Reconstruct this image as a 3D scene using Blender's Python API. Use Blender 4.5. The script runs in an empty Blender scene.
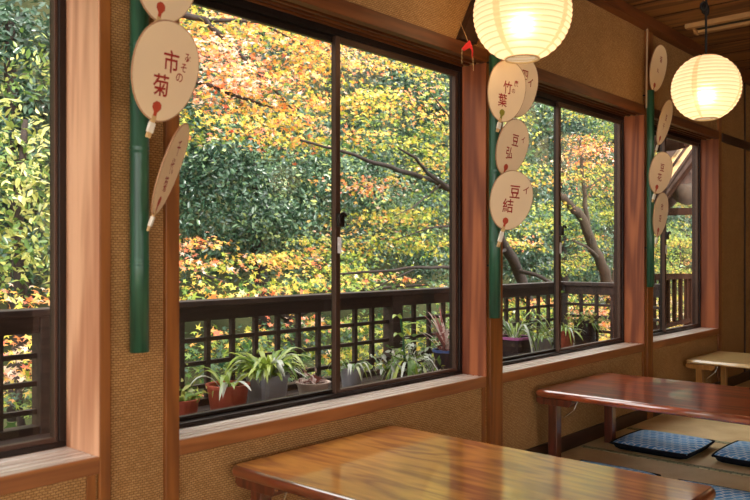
import bpy, math, random
import numpy as np
from mathutils import Vector, Matrix

random.seed(7)
S = bpy.context.scene
COL = S.collection
PI = math.pi

# ------------------------------------------------------------------ camera frame (used to read positions in metres)
FPX, CX, HY = 781.0, 375.0, 255.0
EYE = Vector((0.0, -2.0, 1.03))
FW = Vector((0.746, 0.666, 0.0)); FW.normalize()
RT = Vector((FW.y, -FW.x, 0.0))
UP = Vector((0, 0, 1))

def ray(px, py):
    return FW + RT * ((px - CX) / FPX) - UP * ((py - HY) / FPX)

def P(px, py, y):
    """point on the vertical plane y = const"""
    d = ray(px, py)
    t = (y - EYE.y) / d.y
    return EYE + d * t

def depth(px, y):
    return (y - EYE.y) / ray(px, HY).y

# ------------------------------------------------------------------ object helpers
def link(o, parent=None):
    COL.objects.link(o)
    if parent is not None:
        o.parent = parent
    return o

def tag(o, label=None, cat=None, group=None, kind=None):
    if label: o['label'] = label
    if cat: o['category'] = cat
    if group: o['group'] = group
    if kind: o['kind'] = kind
    return o

def thing(name, label, cat, loc=(0, 0, 0), group=None, rot=(0, 0, 0)):
    group = group or {'maple_tree': 'autumn maples beyond the veranda', 'evergreen_tree': 'dark evergreens behind the maples', 'leafy_shrub': 'shrubs beyond the railing', 'low_table': 'low tables along the window wall'}.get(name)
    o = bpy.data.objects.new(name, None)
    o.empty_display_size = 0.05
    o.location = loc
    o.rotation_euler = rot
    link(o)
    return tag(o, label, cat, group)

class MB:
    def __init__(s):
        s.v = []; s.f = []
    def add(s, vs, fs):
        b = len(s.v)
        s.v += [tuple(p) for p in vs]
        s.f += [tuple(i + b for i in f) for f in fs]
    def box(s, x0, x1, y0, y1, z0, z1):
        vs = [(x, y, z) for x in (x0, x1) for y in (y0, y1) for z in (z0, z1)]
        s.add(vs, [(0, 1, 3, 2), (4, 6, 7, 5), (0, 4, 5, 1), (2, 3, 7, 6), (0, 2, 6, 4), (1, 5, 7, 3)])
        return s
    def beam(s, a, b, w, h, up=Vector((0, 0, 1))):
        a = Vector(a); b = Vector(b)
        d = (b - a).normalized()
        sx = d.cross(up).normalized(); sz = sx.cross(d).normalized()
        vs = []
        for p in (a, b):
            for i, j in ((-1, -1), (1, -1), (1, 1), (-1, 1)):
                vs.append(p + sx * (i * w / 2) + sz * (j * h / 2))
        s.add(vs, [(0, 1, 2, 3), (7, 6, 5, 4), (0, 4, 5, 1), (1, 5, 6, 2), (2, 6, 7, 3), (3, 7, 4, 0)])
        return s
    def tube(s, pts, rad, n=8, cap=True):
        pts = [Vector(p) for p in pts]
        if not hasattr(rad, '__len__'): rad = [rad] * len(pts)
        rings = []
        prev = None
        for i, p in enumerate(pts):
            if i == 0: d = pts[1] - p
            elif i == len(pts) - 1: d = p - pts[i - 1]
            else: d = pts[i + 1] - pts[i - 1]
            d.normalize()
            if prev is None:
                r = d.orthogonal().normalized()
            else:
                r = (prev - d * prev.dot(d))
                r = r.normalized() if r.length > 1e-6 else d.orthogonal().normalized()
            prev = r
            q = d.cross(r)
            rings.append([p + (r * math.cos(2 * PI * k / n) + q * math.sin(2 * PI * k / n)) * rad[i] for k in range(n)])
        vs = [v for rg in rings for v in rg]
        fs = []
        for i in range(len(pts) - 1):
            for k in range(n):
                k2 = (k + 1) % n
                fs.append((i * n + k, i * n + k2, (i + 1) * n + k2, (i + 1) * n + k))
        if cap:
            fs.append(tuple(range(n - 1, -1, -1)))
            fs.append(tuple((len(pts) - 1) * n + k for k in range(n)))
        s.add(vs, fs)
        return s
    def lathe(s, prof, n=32, c=(0, 0, 0), square=0.0):
        """prof: (r, z) list; square>0 pushes the section to a rounded square"""
        vs = []
        for r, z in prof:
            for k in range(n):
                a = 2 * PI * k / n
                m = 1.0
                if square:
                    e = 2 + square
                    m = (abs(math.cos(a)) ** e + abs(math.sin(a)) ** e) ** (-1 / e)
                vs.append((c[0] + r * m * math.cos(a), c[1] + r * m * math.sin(a), c[2] + z))
        fs = []
        for i in range(len(prof) - 1):
            for k in range(n):
                k2 = (k + 1) % n
                fs.append((i * n + k, i * n + k2, (i + 1) * n + k2, (i + 1) * n + k))
        s.add(vs, fs)
        return s
    def cap(s, r, z, n=32, c=(0, 0, 0), square=0.0):
        vs = []
        for k in range(n):
            a = 2 * PI * k / n
            m = 1.0
            if square:
                e = 2 + square
                m = (abs(math.cos(a)) ** e + abs(math.sin(a)) ** e) ** (-1 / e)
            vs.append((c[0] + r * m * math.cos(a), c[1] + r * m * math.sin(a), c[2] + z))
        s.add(vs, [tuple(range(n))])
        return s
    def prism(s, outline, axis, a0, a1):
        """outline: 2D list in the other two axes (in xyz order), extruded along axis"""
        n = len(outline)
        def mk(p, a):
            l = list(p); l.insert(axis, a); return tuple(l)
        vs = [mk(p, a0) for p in outline] + [mk(p, a1) for p in outline]
        fs = [tuple(range(n - 1, -1, -1)), tuple(range(n, 2 * n))]
        for k in range(n):
            k2 = (k + 1) % n
            fs.append((k, k2, n + k2, n + k))
        s.add(vs, fs)
        return s
    def build(s, name, mat, parent=None, smooth=False, bevel=0.0, seg=2, loc=None):
        me = bpy.data.meshes.new(name)
        me.from_pydata(s.v, [], s.f)
        import bmesh
        bm = bmesh.new(); bm.from_mesh(me)
        bmesh.ops.recalc_face_normals(bm, faces=bm.faces)
        bm.to_mesh(me); bm.free()
        if mat: me.materials.append(mat)
        o = bpy.data.objects.new(name, me)
        if loc: o.location = loc
        link(o, parent)
        if smooth:
            me.polygons.foreach_set('use_smooth', [True] * len(me.polygons))
        if bevel:
            m = o.modifiers.new('bevel', 'BEVEL'); m.width = bevel; m.segments = seg
            m.limit_method = 'ANGLE'; m.angle_limit = math.radians(40)
        return o

# ------------------------------------------------------------------ materials
def newmat(name):
    m = bpy.data.materials.new(name); m.use_nodes = True
    nt = m.node_tree
    for n in list(nt.nodes): nt.nodes.remove(n)
    return m, nt, nt.nodes, nt.links

def nd(nodes, kind, **kw):
    n = nodes.new(kind)
    for k, v in kw.items():
        if k.startswith('i_'): n.inputs[k[2:].replace('_', ' ')].default_value = v
        else: setattr(n, k, v)
    return n

def rgba(c): return (c[0], c[1], c[2], 1.0)

def srgb(r, g, b):
    f = lambda c: (c / 255 / 12.92) if c / 255 <= 0.04045 else ((c / 255 + 0.055) / 1.055) ** 2.4
    return (f(r), f(g), f(b))

def plain(name, col, rough=0.5, metal=0.0, spec=0.5, var=0.0, scale=30.0, coat=0.0):
    m, nt, N, L = newmat(name)
    out = nd(N, 'ShaderNodeOutputMaterial')
    b = nd(N, 'ShaderNodeBsdfPrincipled')
    b.inputs['Roughness'].default_value = rough
    b.inputs['Metallic'].default_value = metal
    b.inputs['Specular IOR Level'].default_value = spec
    b.inputs['Coat Weight'].default_value = coat
    tc = nd(N, 'ShaderNodeTexCoord')
    nz = nd(N, 'ShaderNodeTexNoise'); nz.inputs['Scale'].default_value = scale; nz.inputs['Detail'].default_value = 4
    L.new(tc.outputs['Object'], nz.inputs['Vector'])
    mix = nd(N, 'ShaderNodeMix', data_type='RGBA')
    lo = tuple(c * (1 - var) for c in col); hi = tuple(min(1, c * (1 + var)) for c in col)
    mix.inputs['A'].default_value = rgba(lo); mix.inputs['B'].default_value = rgba(hi)
    L.new(nz.outputs['Fac'], mix.inputs['Factor'])
    L.new(mix.outputs['Result'], b.inputs['Base Color'])
    L.new(b.outputs['BSDF'], out.inputs['Surface'])
    return m

def wood(name, dark, light, axis='Z', rough=0.5, coat=0.0, scale=14.0, stretch=12.0, spec=0.4, figure=0.5, coat_rough=0.04):
    """grain running along the given axis"""
    m, nt, N, L = newmat(name)
    out = nd(N, 'ShaderNodeOutputMaterial')
    b = nd(N, 'ShaderNodeBsdfPrincipled')
    b.inputs['Roughness'].default_value = rough
    b.inputs['Coat Weight'].default_value = coat
    b.inputs['Coat Roughness'].default_value = coat_rough
    b.inputs['Coat IOR'].default_value = 2.6
    b.inputs['Specular IOR Level'].default_value = spec
    tc = nd(N, 'ShaderNodeTexCoord')
    mp = nd(N, 'ShaderNodeMapping')
    sc = [1.0, 1.0, 1.0]; sc['XYZ'.index(axis)] = 1.0 / stretch
    mp.inputs['Scale'].default_value = sc
    L.new(tc.outputs['Object'], mp.inputs['Vector'])
    n1 = nd(N, 'ShaderNodeTexNoise'); n1.inputs['Scale'].default_value = scale; n1.inputs['Detail'].default_value = 3
    n1.inputs['Distortion'].default_value = 0.6
    L.new(mp.outputs['Vector'], n1.inputs['Vector'])
    # rings: sine of the smooth noise gives cathedral grain
    mul = nd(N, 'ShaderNodeMath', operation='MULTIPLY'); mul.inputs[1].default_value = 34.0
    L.new(n1.outputs['Fac'], mul.inputs[0])
    sn = nd(N, 'ShaderNodeMath', operation='SINE'); L.new(mul.outputs[0], sn.inputs[0])
    n2 = nd(N, 'ShaderNodeTexNoise'); n2.inputs['Scale'].default_value = scale * 9; n2.inputs['Detail'].default_value = 5
    L.new(mp.outputs['Vector'], n2.inputs['Vector'])
    mr = nd(N, 'ShaderNodeMapRange'); mr.inputs['From Min'].default_value = -1; mr.inputs['From Max'].default_value = 1
    mr.inputs['To Min'].default_value = 0.5 - figure / 2; mr.inputs['To Max'].default_value = 0.5 + figure / 2
    L.new(sn.outputs[0], mr.inputs['Value'])
    av = nd(N, 'ShaderNodeMath', operation='MULTIPLY_ADD'); av.inputs[1].default_value = 0.55
    hv = nd(N, 'ShaderNodeMath', operation='MULTIPLY'); hv.inputs[1].default_value = 0.45
    L.new(n2.outputs['Fac'], hv.inputs[0])
    L.new(mr.outputs['Result'], av.inputs[0]); L.new(hv.outputs[0], av.inputs[2])
    cr = nd(N, 'ShaderNodeValToRGB')
    cr.color_ramp.elements[0].position = 0.2; cr.color_ramp.elements[0].color = rgba(dark)
    cr.color_ramp.elements[1].position = 0.75; cr.color_ramp.elements[1].color = rgba(light)
    L.new(av.outputs[0], cr.inputs['Fac'])
    L.new(cr.outputs['Color'], b.inputs['Base Color'])
    bp = nd(N, 'ShaderNodeBump'); bp.inputs['Strength'].default_value = 0.12; bp.inputs['Distance'].default_value = 0.002
    L.new(n2.outputs['Fac'], bp.inputs['Height'])
    if coat < 0.5: L.new(bp.outputs['Normal'], b.inputs['Normal'])
    L.new(b.outputs['BSDF'], out.inputs['Surface'])
    return m

def weave(name, c1, c2, cm, s=30.0):
    m, nt, N, L = newmat(name)
    out = nd(N, 'ShaderNodeOutputMaterial')
    b = nd(N, 'ShaderNodeBsdfPrincipled'); b.inputs['Roughness'].default_value = 0.75
    b.inputs['Specular IOR Level'].default_value = 0.25
    tc = nd(N, 'ShaderNodeTexCoord')
    sx = nd(N, 'ShaderNodeSeparateXYZ'); L.new(tc.outputs['Object'], sx.inputs[0])
    cb = nd(N, 'ShaderNodeCombineXYZ'); L.new(sx.outputs['X'], cb.inputs['X']); L.new(sx.outputs['Z'], cb.inputs['Y'])
    wob = nd(N, 'ShaderNodeTexNoise'); wob.inputs['Scale'].default_value = 9
    L.new(tc.outputs['Object'], wob.inputs['Vector'])
    ad = nd(N, 'ShaderNodeMixRGB', blend_type='ADD'); ad.inputs['Fac'].default_value = 0.012
    L.new(cb.outputs[0], ad.inputs[1]); L.new(wob.outputs['Color'], ad.inputs[2])
    br = nd(N, 'ShaderNodeTexBrick')
    br.inputs['Scale'].default_value = s
    br.inputs['Color1'].default_value = rgba(c1); br.inputs['Color2'].default_value = rgba(c2); br.inputs['Mortar'].default_value = rgba(cm)
    br.inputs['Mortar Size'].default_value = 0.04; br.inputs['Mortar Smooth'].default_value = 0.7
    br.inputs['Brick Width'].default_value = 0.42; br.inputs['Row Height'].default_value = 0.22
    L.new(ad.outputs[0], br.inputs['Vector'])
    nz = nd(N, 'ShaderNodeTexNoise'); nz.inputs['Scale'].default_value = 5; nz.inputs['Detail'].default_value = 6
    L.new(tc.outputs['Object'], nz.inputs['Vector'])
    mr = nd(N, 'ShaderNodeMapRange'); mr.inputs['To Min'].default_value = 0.75; mr.inputs['To Max'].default_value = 1.2
    L.new(nz.outputs['Fac'], mr.inputs['Value'])
    mx = nd(N, 'ShaderNodeMixRGB', blend_type='MULTIPLY'); mx.inputs['Fac'].default_value = 1.0
    L.new(br.outputs['Color'], mx.inputs[1]); L.new(mr.outputs[0], mx.inputs[2])
    L.new(mx.outputs[0], b.inputs['Base Color'])
    bp = nd(N, 'ShaderNodeBump'); bp.inputs['Strength'].default_value = 0.5; bp.inputs['Distance'].default_value = 0.002; bp.invert = True
    L.new(br.outputs['Fac'], bp.inputs['Height']); L.new(bp.outputs['Normal'], b.inputs['Normal'])
    L.new(b.outputs['BSDF'], out.inputs['Surface'])
    return m

M = {}
M['post'] = wood('honey_cedar', srgb(108, 60, 24), srgb(156, 94, 40), 'Z', 0.45, scale=7, spec=0.4)
M['jamb'] = wood('pale_cedar', srgb(184, 124, 90), srgb(228, 174, 136), 'Z', 0.5, scale=5, stretch=14, figure=0.9)
M['jamb_red'] = wood('reddish_cedar', srgb(112, 54, 30), srgb(172, 98, 58), 'Z', 0.5, scale=5, stretch=14, figure=0.8)
M['beam'] = wood('brown_beam', srgb(74, 38, 18), srgb(122, 68, 32), 'X', 0.45, scale=7)
M['sill'] = wood('sheen_pale_sill', srgb(196, 168, 152), srgb(250, 238, 228), 'X', 0.35, coat=0.45, coat_rough=0.25, scale=12, stretch=20)  # sill wood with the outdoor sheen put into its pale colour
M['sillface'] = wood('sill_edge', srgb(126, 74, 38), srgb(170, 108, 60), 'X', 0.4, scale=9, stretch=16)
M['darkwood'] = wood('dark_stained', srgb(42, 26, 18), srgb(70, 42, 26), 'X', 0.45, scale=8)
M['weave'] = weave('woven_straw_panel', srgb(192, 146, 92), srgb(174, 128, 76), srgb(110, 75, 40))
M['ceil'] = wood('cedar_ceiling', srgb(84, 52, 26), srgb(144, 98, 52), 'Y', 0.5, scale=5, stretch=9, figure=0.8)
M['alu'] = plain('bronze_aluminium', srgb(46, 36, 32), 0.35, 0.6, 0.5, 0.1)
M['alu_b'] = plain('brown_sash_metal', srgb(84, 60, 48), 0.4, 0.5, 0.5, 0.1)
M['rail'] = wood('weathered_rail', srgb(36, 26, 24), srgb(72, 54, 48), 'X', 0.55, scale=9, spec=0.4)
M['table'] = wood('lacquered_keyaki', srgb(168, 82, 24), srgb(246, 168, 68), 'Y', 0.3, coat=1.0, scale=7, stretch=6, figure=0.7, coat_rough=0.09)
M['table_red'] = wood('red_lacquered_zelkova', srgb(116, 42, 22), srgb(178, 80, 42), 'Y', 0.3, coat=1.0, scale=6, stretch=6, figure=0.8)
M['table_pale'] = wood('pale_birch', srgb(204, 166, 104), srgb(228, 194, 134), 'Y', 0.3, coat=0.6, scale=5, stretch=12, figure=0.4)
M['tleg'] = wood('table_leg_wood', srgb(62, 22, 14), srgb(112, 48, 28), 'Z', 0.35, coat=0.5, scale=9)
M['tedge'] = wood('shade_toned_edge', srgb(84, 32, 18), srgb(132, 60, 32), 'Y', 0.3, coat=1.0, scale=6, stretch=8)  # same table wood, coloured darker where the sides catch no window reflection
M['tleg_pale'] = wood('pale_leg_wood', srgb(150, 100, 44), srgb(190, 138, 74), 'Z', 0.4, scale=9)
M['steel'] = plain('steel', (0.6, 0.6, 0.6), 0.25, 1.0)
M['paper'] = plain('fan_paper', srgb(242, 214, 174), 0.7, 0, 0.3, 0.05, 12)
M['fanrim'] = plain('fan_edge_paper', srgb(184, 138, 102), 0.6)
M['ink'] = plain('vermilion_ink', srgb(160, 34, 22), 0.6, 0, 0.3, 0.15, 60)
M['crest'] = plain('vermilion_crest', srgb(188, 74, 46), 0.6, 0, 0.3, 0.1)
M['crestg'] = plain('green_crest', srgb(140, 130, 44), 0.6, 0, 0.3, 0.1)
M['bamboo_h'] = plain('bamboo_handle', srgb(214, 176, 120), 0.5, 0, 0.4, 0.15)
M['whitetape'] = plain('white_paper_wrap', srgb(235, 226, 210), 0.6)
M['black'] = plain('black_cord', srgb(20, 18, 18), 0.6)
M['cord_w'] = plain('cream_cable', srgb(190, 160, 124), 0.5)
M['red'] = plain('red_cloth', srgb(214, 46, 50), 0.6, 0, 0.3, 0.2, 40)
M['sticker'] = plain('white_sticker', srgb(236, 236, 236), 0.5)
M['terra'] = plain('terracotta_plastic', srgb(176, 82, 62), 0.5, 0, 0.4, 0.12, 20)
M['greypot'] = plain('grey_plastic_pot', srgb(160, 158, 168), 0.5, 0, 0.4, 0.1, 20)
M['clearpot'] = plain('chalky_pink_pot', srgb(208, 186, 174), 0.5, 0, 0.4, 0.1, 20)
M['darkpot'] = plain('dark_brown_pot', srgb(50, 36, 38), 0.5, 0, 0.4, 0.1, 20)
M['navypot'] = plain('black_navy_pot', srgb(36, 36, 46), 0.45, 0, 0.4, 0.1, 20)
M['bluerim'] = plain('blue_pot_rim', srgb(62, 92, 150), 0.4)
M['pinkrim'] = plain('mauve_pot_rim', srgb(176, 96, 150), 0.45)
M['soil'] = plain('potting_soil', srgb(60, 42, 32), 0.95, 0, 0.1, 0.4, 90)
M['bark'] = plain('maple_bark', srgb(70, 58, 48), 0.85, 0, 0.2, 0.5, 14)
M['darkbark'] = plain('wet_dark_bark', srgb(52, 42, 38), 0.8, 0, 0.3, 0.5, 14)
M['earth'] = plain('leaf_litter_earth', srgb(58, 60, 38), 0.95, 0, 0.1, 0.5, 3)
M['roofm'] = plain('bark_shingle_roof', srgb(74, 60, 54), 1.0, 0, 0.0, 0.6, 9)
M['fixture'] = wood('fixture_wood', srgb(168, 124, 76), srgb(206, 164, 108), 'Y', 0.5, scale=6)
M['matte_dark'] = plain('matte_dark_timber', srgb(44, 30, 24), 1.0, 0, 0.0, 0.3, 8)
M['render'] = plain('outer_render', srgb(110, 96, 80), 0.9, 0, 0.2, 0.2, 6)

def leafmat(name, stops, trans=0.4, rough=0.42, spec=0.5):
    m, nt, N, L = newmat(name)
    out = nd(N, 'ShaderNodeOutputMaterial')
    at = nd(N, 'ShaderNodeAttribute', attribute_name='tint')
    cr = nd(N, 'ShaderNodeValToRGB')
    e = cr.color_ramp.elements
    e[0].position = stops[0][0]; e[0].color = rgba(stops[0][1])
    e[1].position = stops[-1][0]; e[1].color = rgba(stops[-1][1])
    for p, c in stops[1:-1]:
        q = e.new(p); q.color = rgba(c)
    L.new(at.outputs['Fac'], cr.inputs['Fac'])
    b = nd(N, 'ShaderNodeBsdfPrincipled'); b.inputs['Roughness'].default_value = rough
    b.inputs['Specular IOR Level'].default_value = spec
    L.new(cr.outputs['Color'], b.inputs['Base Color'])
    t = nd(N, 'ShaderNodeBsdfTranslucent')
    L.new(cr.outputs['Color'], t.inputs['Color'])
    mx = nd(N, 'ShaderNodeMixShader'); mx.inputs['Fac'].default_value = trans
    L.new(b.outputs[0], mx.inputs[1]); L.new(t.outputs[0], mx.inputs[2])
    L.new(mx.outputs[0], out.inputs['Surface'])
    return m

M['maple'] = leafmat('autumn_maple_leaf', [
    (0.0, srgb(46, 84, 62)), (0.2, srgb(86, 124, 58)), (0.38, srgb(160, 178, 62)), (0.52, srgb(222, 208, 84)),
    (0.66, srgb(242, 190, 90)), (0.8, srgb(244, 152, 88)), (0.91, srgb(226, 104, 72)), (1.0, srgb(250, 214, 190))], 0.42, 0.3, 0.8)
M['ever'] = leafmat('evergreen_leaf', [
    (0.0, srgb(32, 54, 42)), (0.4, srgb(62, 92, 70)), (0.75, srgb(108, 136, 96)), (1.0, srgb(170, 180, 96))], 0.2, 0.28, 0.7)
M['shrub'] = leafmat('yellow_green_leaf', [
    (0.0, srgb(58, 88, 48)), (0.4, srgb(104, 132, 62)), (0.7, srgb(196, 192, 106)), (1.0, srgb(242, 234, 170))], 0.35, 0.35, 0.6)
M['strap'] = leafmat('pot_plant_leaf', [
    (0.0, srgb(56, 86, 46)), (0.4, srgb(112, 146, 62)), (0.65, srgb(186, 198, 84)), (0.82, srgb(206, 212, 196)), (1.0, srgb(226, 220, 216))], 0.25, 0.35, 0.6)
M['dry'] = leafmat('dry_red_leaf', [(0.0, srgb(92, 48, 44)), (0.5, srgb(150, 88, 80)), (1.0, srgb(212, 186, 176))], 0.2, 0.5, 0.4)

def glassmat():
    m, nt, N, L = newmat('window_glass')
    out = nd(N, 'ShaderNodeOutputMaterial')
    ge = nd(N, 'ShaderNodeNewGeometry')
    dt = nd(N, 'ShaderNodeVectorMath', operation='DOT_PRODUCT'); L.new(ge.outputs['Normal'], dt.inputs[0]); L.new(ge.outputs['Incoming'], dt.inputs[1])
    ab = nd(N, 'ShaderNodeMath', operation='ABSOLUTE'); L.new(dt.outputs['Value'], ab.inputs[0])
    om = nd(N, 'ShaderNodeMath', operation='SUBTRACT'); om.inputs[0].default_value = 1.0; L.new(ab.outputs[0], om.inputs[1])
    pw = nd(N, 'ShaderNodeMath', operation='POWER'); pw.inputs[1].default_value = 5.0; L.new(om.outputs[0], pw.inputs[0])
    fr = nd(N, 'ShaderNodeMath', operation='MULTIPLY_ADD'); fr.inputs[1].default_value = 0.96; fr.inputs[2].default_value = 0.04; L.new(pw.outputs[0], fr.inputs[0])
    tr = nd(N, 'ShaderNodeBsdfTransparent'); tr.inputs['Color'].default_value = (0.97, 0.985, 0.975, 1)
    gl = nd(N, 'ShaderNodeBsdfGlossy'); gl.inputs['Roughness'].default_value = 0.0
    # a single sheet stands for both faces of a thin pane
    ma = nd(N, 'ShaderNodeMath', operation='MULTIPLY'); ma.inputs[1].default_value = 1.3; ma.use_clamp = True
    L.new(fr.outputs[0], ma.inputs[0])
    mx = nd(N, 'ShaderNodeMixShader')
    L.new(ma.outputs[0], mx.inputs['Fac']); L.new(tr.outputs[0], mx.inputs[1]); L.new(gl.outputs[0], mx.inputs[2])
    L.new(mx.outputs[0], out.inputs['Surface'])
    return m
M['glass'] = glassmat()

def bamboomat():
    m, nt, N, L = newmat('green_bamboo')
    out = nd(N, 'ShaderNodeOutputMaterial')
    b = nd(N, 'ShaderNodeBsdfPrincipled'); b.inputs['Roughness'].default_value = 0.3; b.inputs['Specular IOR Level'].default_value = 0.5
    tc = nd(N, 'ShaderNodeTexCoord'); mp = nd(N, 'ShaderNodeMapping'); mp.inputs['Scale'].default_value = (1, 1, 0.05)
    L.new(tc.outputs['Object'], mp.inputs['Vector'])
    nz = nd(N, 'ShaderNodeTexNoise'); nz.inputs['Scale'].default_value = 60; nz.inputs['Detail'].default_value = 4
    L.new(mp.outputs[0], nz.inputs['Vector'])
    cr = nd(N, 'ShaderNodeValToRGB')
    cr.color_ramp.elements[0].position = 0.3; cr.color_ramp.elements[0].color = rgba(srgb(28, 62, 44))
    cr.color_ramp.elements[1].position = 0.75; cr.color_ramp.elements[1].color = rgba(srgb(56, 108, 80))
    L.new(nz.outputs['Fac'], cr.inputs[0]); L.new(cr.outputs[0], b.inputs['Base Color'])
    L.new(b.outputs[0], out.inputs[0])
    return m
M['bamboo'] = bamboomat()

def cushionmat():
    """indigo cloth with a small woven check"""
    m, nt, N, L = newmat('indigo_check_cloth')
    out = nd(N, 'ShaderNodeOutputMaterial')
    b = nd(N, 'ShaderNodeBsdfPrincipled'); b.inputs['Roughness'].default_value = 0.85; b.inputs['Specular IOR Level'].default_value = 0.2
    tc = nd(N, 'ShaderNodeTexCoord'); mp = nd(N, 'ShaderNodeMapping'); mp.inputs['Rotation'].default_value = (0, 0, 0.5)
    L.new(tc.outputs['Object'], mp.inputs['Vector'])
    ck = nd(N, 'ShaderNodeTexBrick'); ck.inputs['Scale'].default_value = 10
    ck.inputs['Brick Width'].default_value = 0.5; ck.inputs['Row Height'].default_value = 0.3
    ck.inputs['Mortar Size'].default_value = 0.045; ck.inputs['Mortar Smooth'].default_value = 0.6
    ck.inputs['Color1'].default_value = rgba(srgb(88, 150, 212)); ck.inputs['Color2'].default_value = rgba(srgb(124, 182, 232))
    ck.inputs['Mortar'].default_value = rgba(srgb(222, 236, 248))
    L.new(mp.outputs[0], ck.inputs['Vector'])
    nz = nd(N, 'ShaderNodeTexNoise'); nz.inputs['Scale'].default_value = 220
    L.new(tc.outputs['Object'], nz.inputs['Vector'])
    mr = nd(N, 'ShaderNodeMapRange'); mr.inputs['To Min'].default_value = 0.85; mr.inputs['To Max'].default_value = 1.25
    L.new(nz.outputs['Fac'], mr.inputs['Value'])
    mx = nd(N, 'ShaderNodeMixRGB', blend_type='MULTIPLY'); mx.inputs['Fac'].default_value = 1
    L.new(ck.outputs['Color'], mx.inputs[1]); L.new(mr.outputs[0], mx.inputs[2])
    L.new(mx.outputs[0], b.inputs['Base Color']); L.new(b.outputs[0], out.inputs[0])
    return m
M['cushion'] = cushionmat()
M['cushion_side'] = plain('navy_cloth_side', srgb(22, 26, 36), 0.9, 0, 0.1, 0.2)

def tatamimat():
    m, nt, N, L = newmat('tatami_rush')
    out = nd(N, 'ShaderNodeOutputMaterial')
    b = nd(N, 'ShaderNodeBsdfPrincipled'); b.inputs['Roughness'].default_value = 0.55; b.inputs['Specular IOR Level'].default_value = 0.35
    tc = nd(N, 'ShaderNodeTexCoord')
    wv = nd(N, 'ShaderNodeTexWave', bands_direction='Y'); wv.inputs['Scale'].default_value = 60; wv.inputs['Distortion'].default_value = 0.6
    L.new(tc.outputs['Object'], wv.inputs['Vector'])
    nz = nd(N, 'ShaderNodeTexNoise'); nz.inputs['Scale'].default_value = 6; nz.inputs['Detail'].default_value = 6
    L.new(tc.outputs['Object'], nz.inputs['Vector'])
    ad = nd(N, 'ShaderNodeMath', operation='MULTIPLY_ADD'); ad.inputs[1].default_value = 0.4
    L.new(wv.outputs['Fac'], ad.inputs[0]); L.new(nz.outputs['Fac'], ad.inputs[2])
    cr = nd(N, 'ShaderNodeValToRGB')
    cr.color_ramp.elements[0].position = 0.35; cr.color_ramp.elements[0].color = rgba(srgb(206, 172, 120))
    cr.color_ramp.elements[1].position = 0.95; cr.color_ramp.elements[1].color = rgba(srgb(240, 214, 162))
    L.new(ad.outputs[0], cr.inputs[0]); L.new(cr.outputs[0], b.inputs['Base Color']); L.new(b.outputs[0], out.inputs[0])
    return m
M['tatami'] = tatamimat()

def herimat():
    m, nt, N, L = newmat('tatami_border_cloth')
    out = nd(N, 'ShaderNodeOutputMaterial')
    b = nd(N, 'ShaderNodeBsdfPrincipled'); b.inputs['Roughness'].default_value = 0.7
    tc = nd(N, 'ShaderNodeTexCoord')
    ck = nd(N, 'ShaderNodeTexBrick'); ck.inputs['Scale'].default_value = 10
    mp = nd(N, 'ShaderNodeMapping'); mp.inputs['Rotation'].default_value = (0, 0, PI / 2)
    L.new(tc.outputs['Object'], mp.inputs['Vector'])
    ck.inputs['Brick Width'].default_value = 0.5; ck.inputs['Row Height'].default_value = 0.16; ck.inputs['Mortar Size'].default_value = 0.03
    ck.inputs['Color1'].default_value = rgba(srgb(150, 150, 104)); ck.inputs['Color2'].default_value = rgba(srgb(206, 198, 156)); ck.inputs['Mortar'].default_value = rgba(srgb(78, 84, 52))
    L.new(mp.outputs[0], ck.inputs['Vector'])
    L.new(ck.outputs['Color'], b.inputs['Base Color']); L.new(b.outputs[0], out.inputs[0])
    return m
M['heri'] = herimat()

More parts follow.
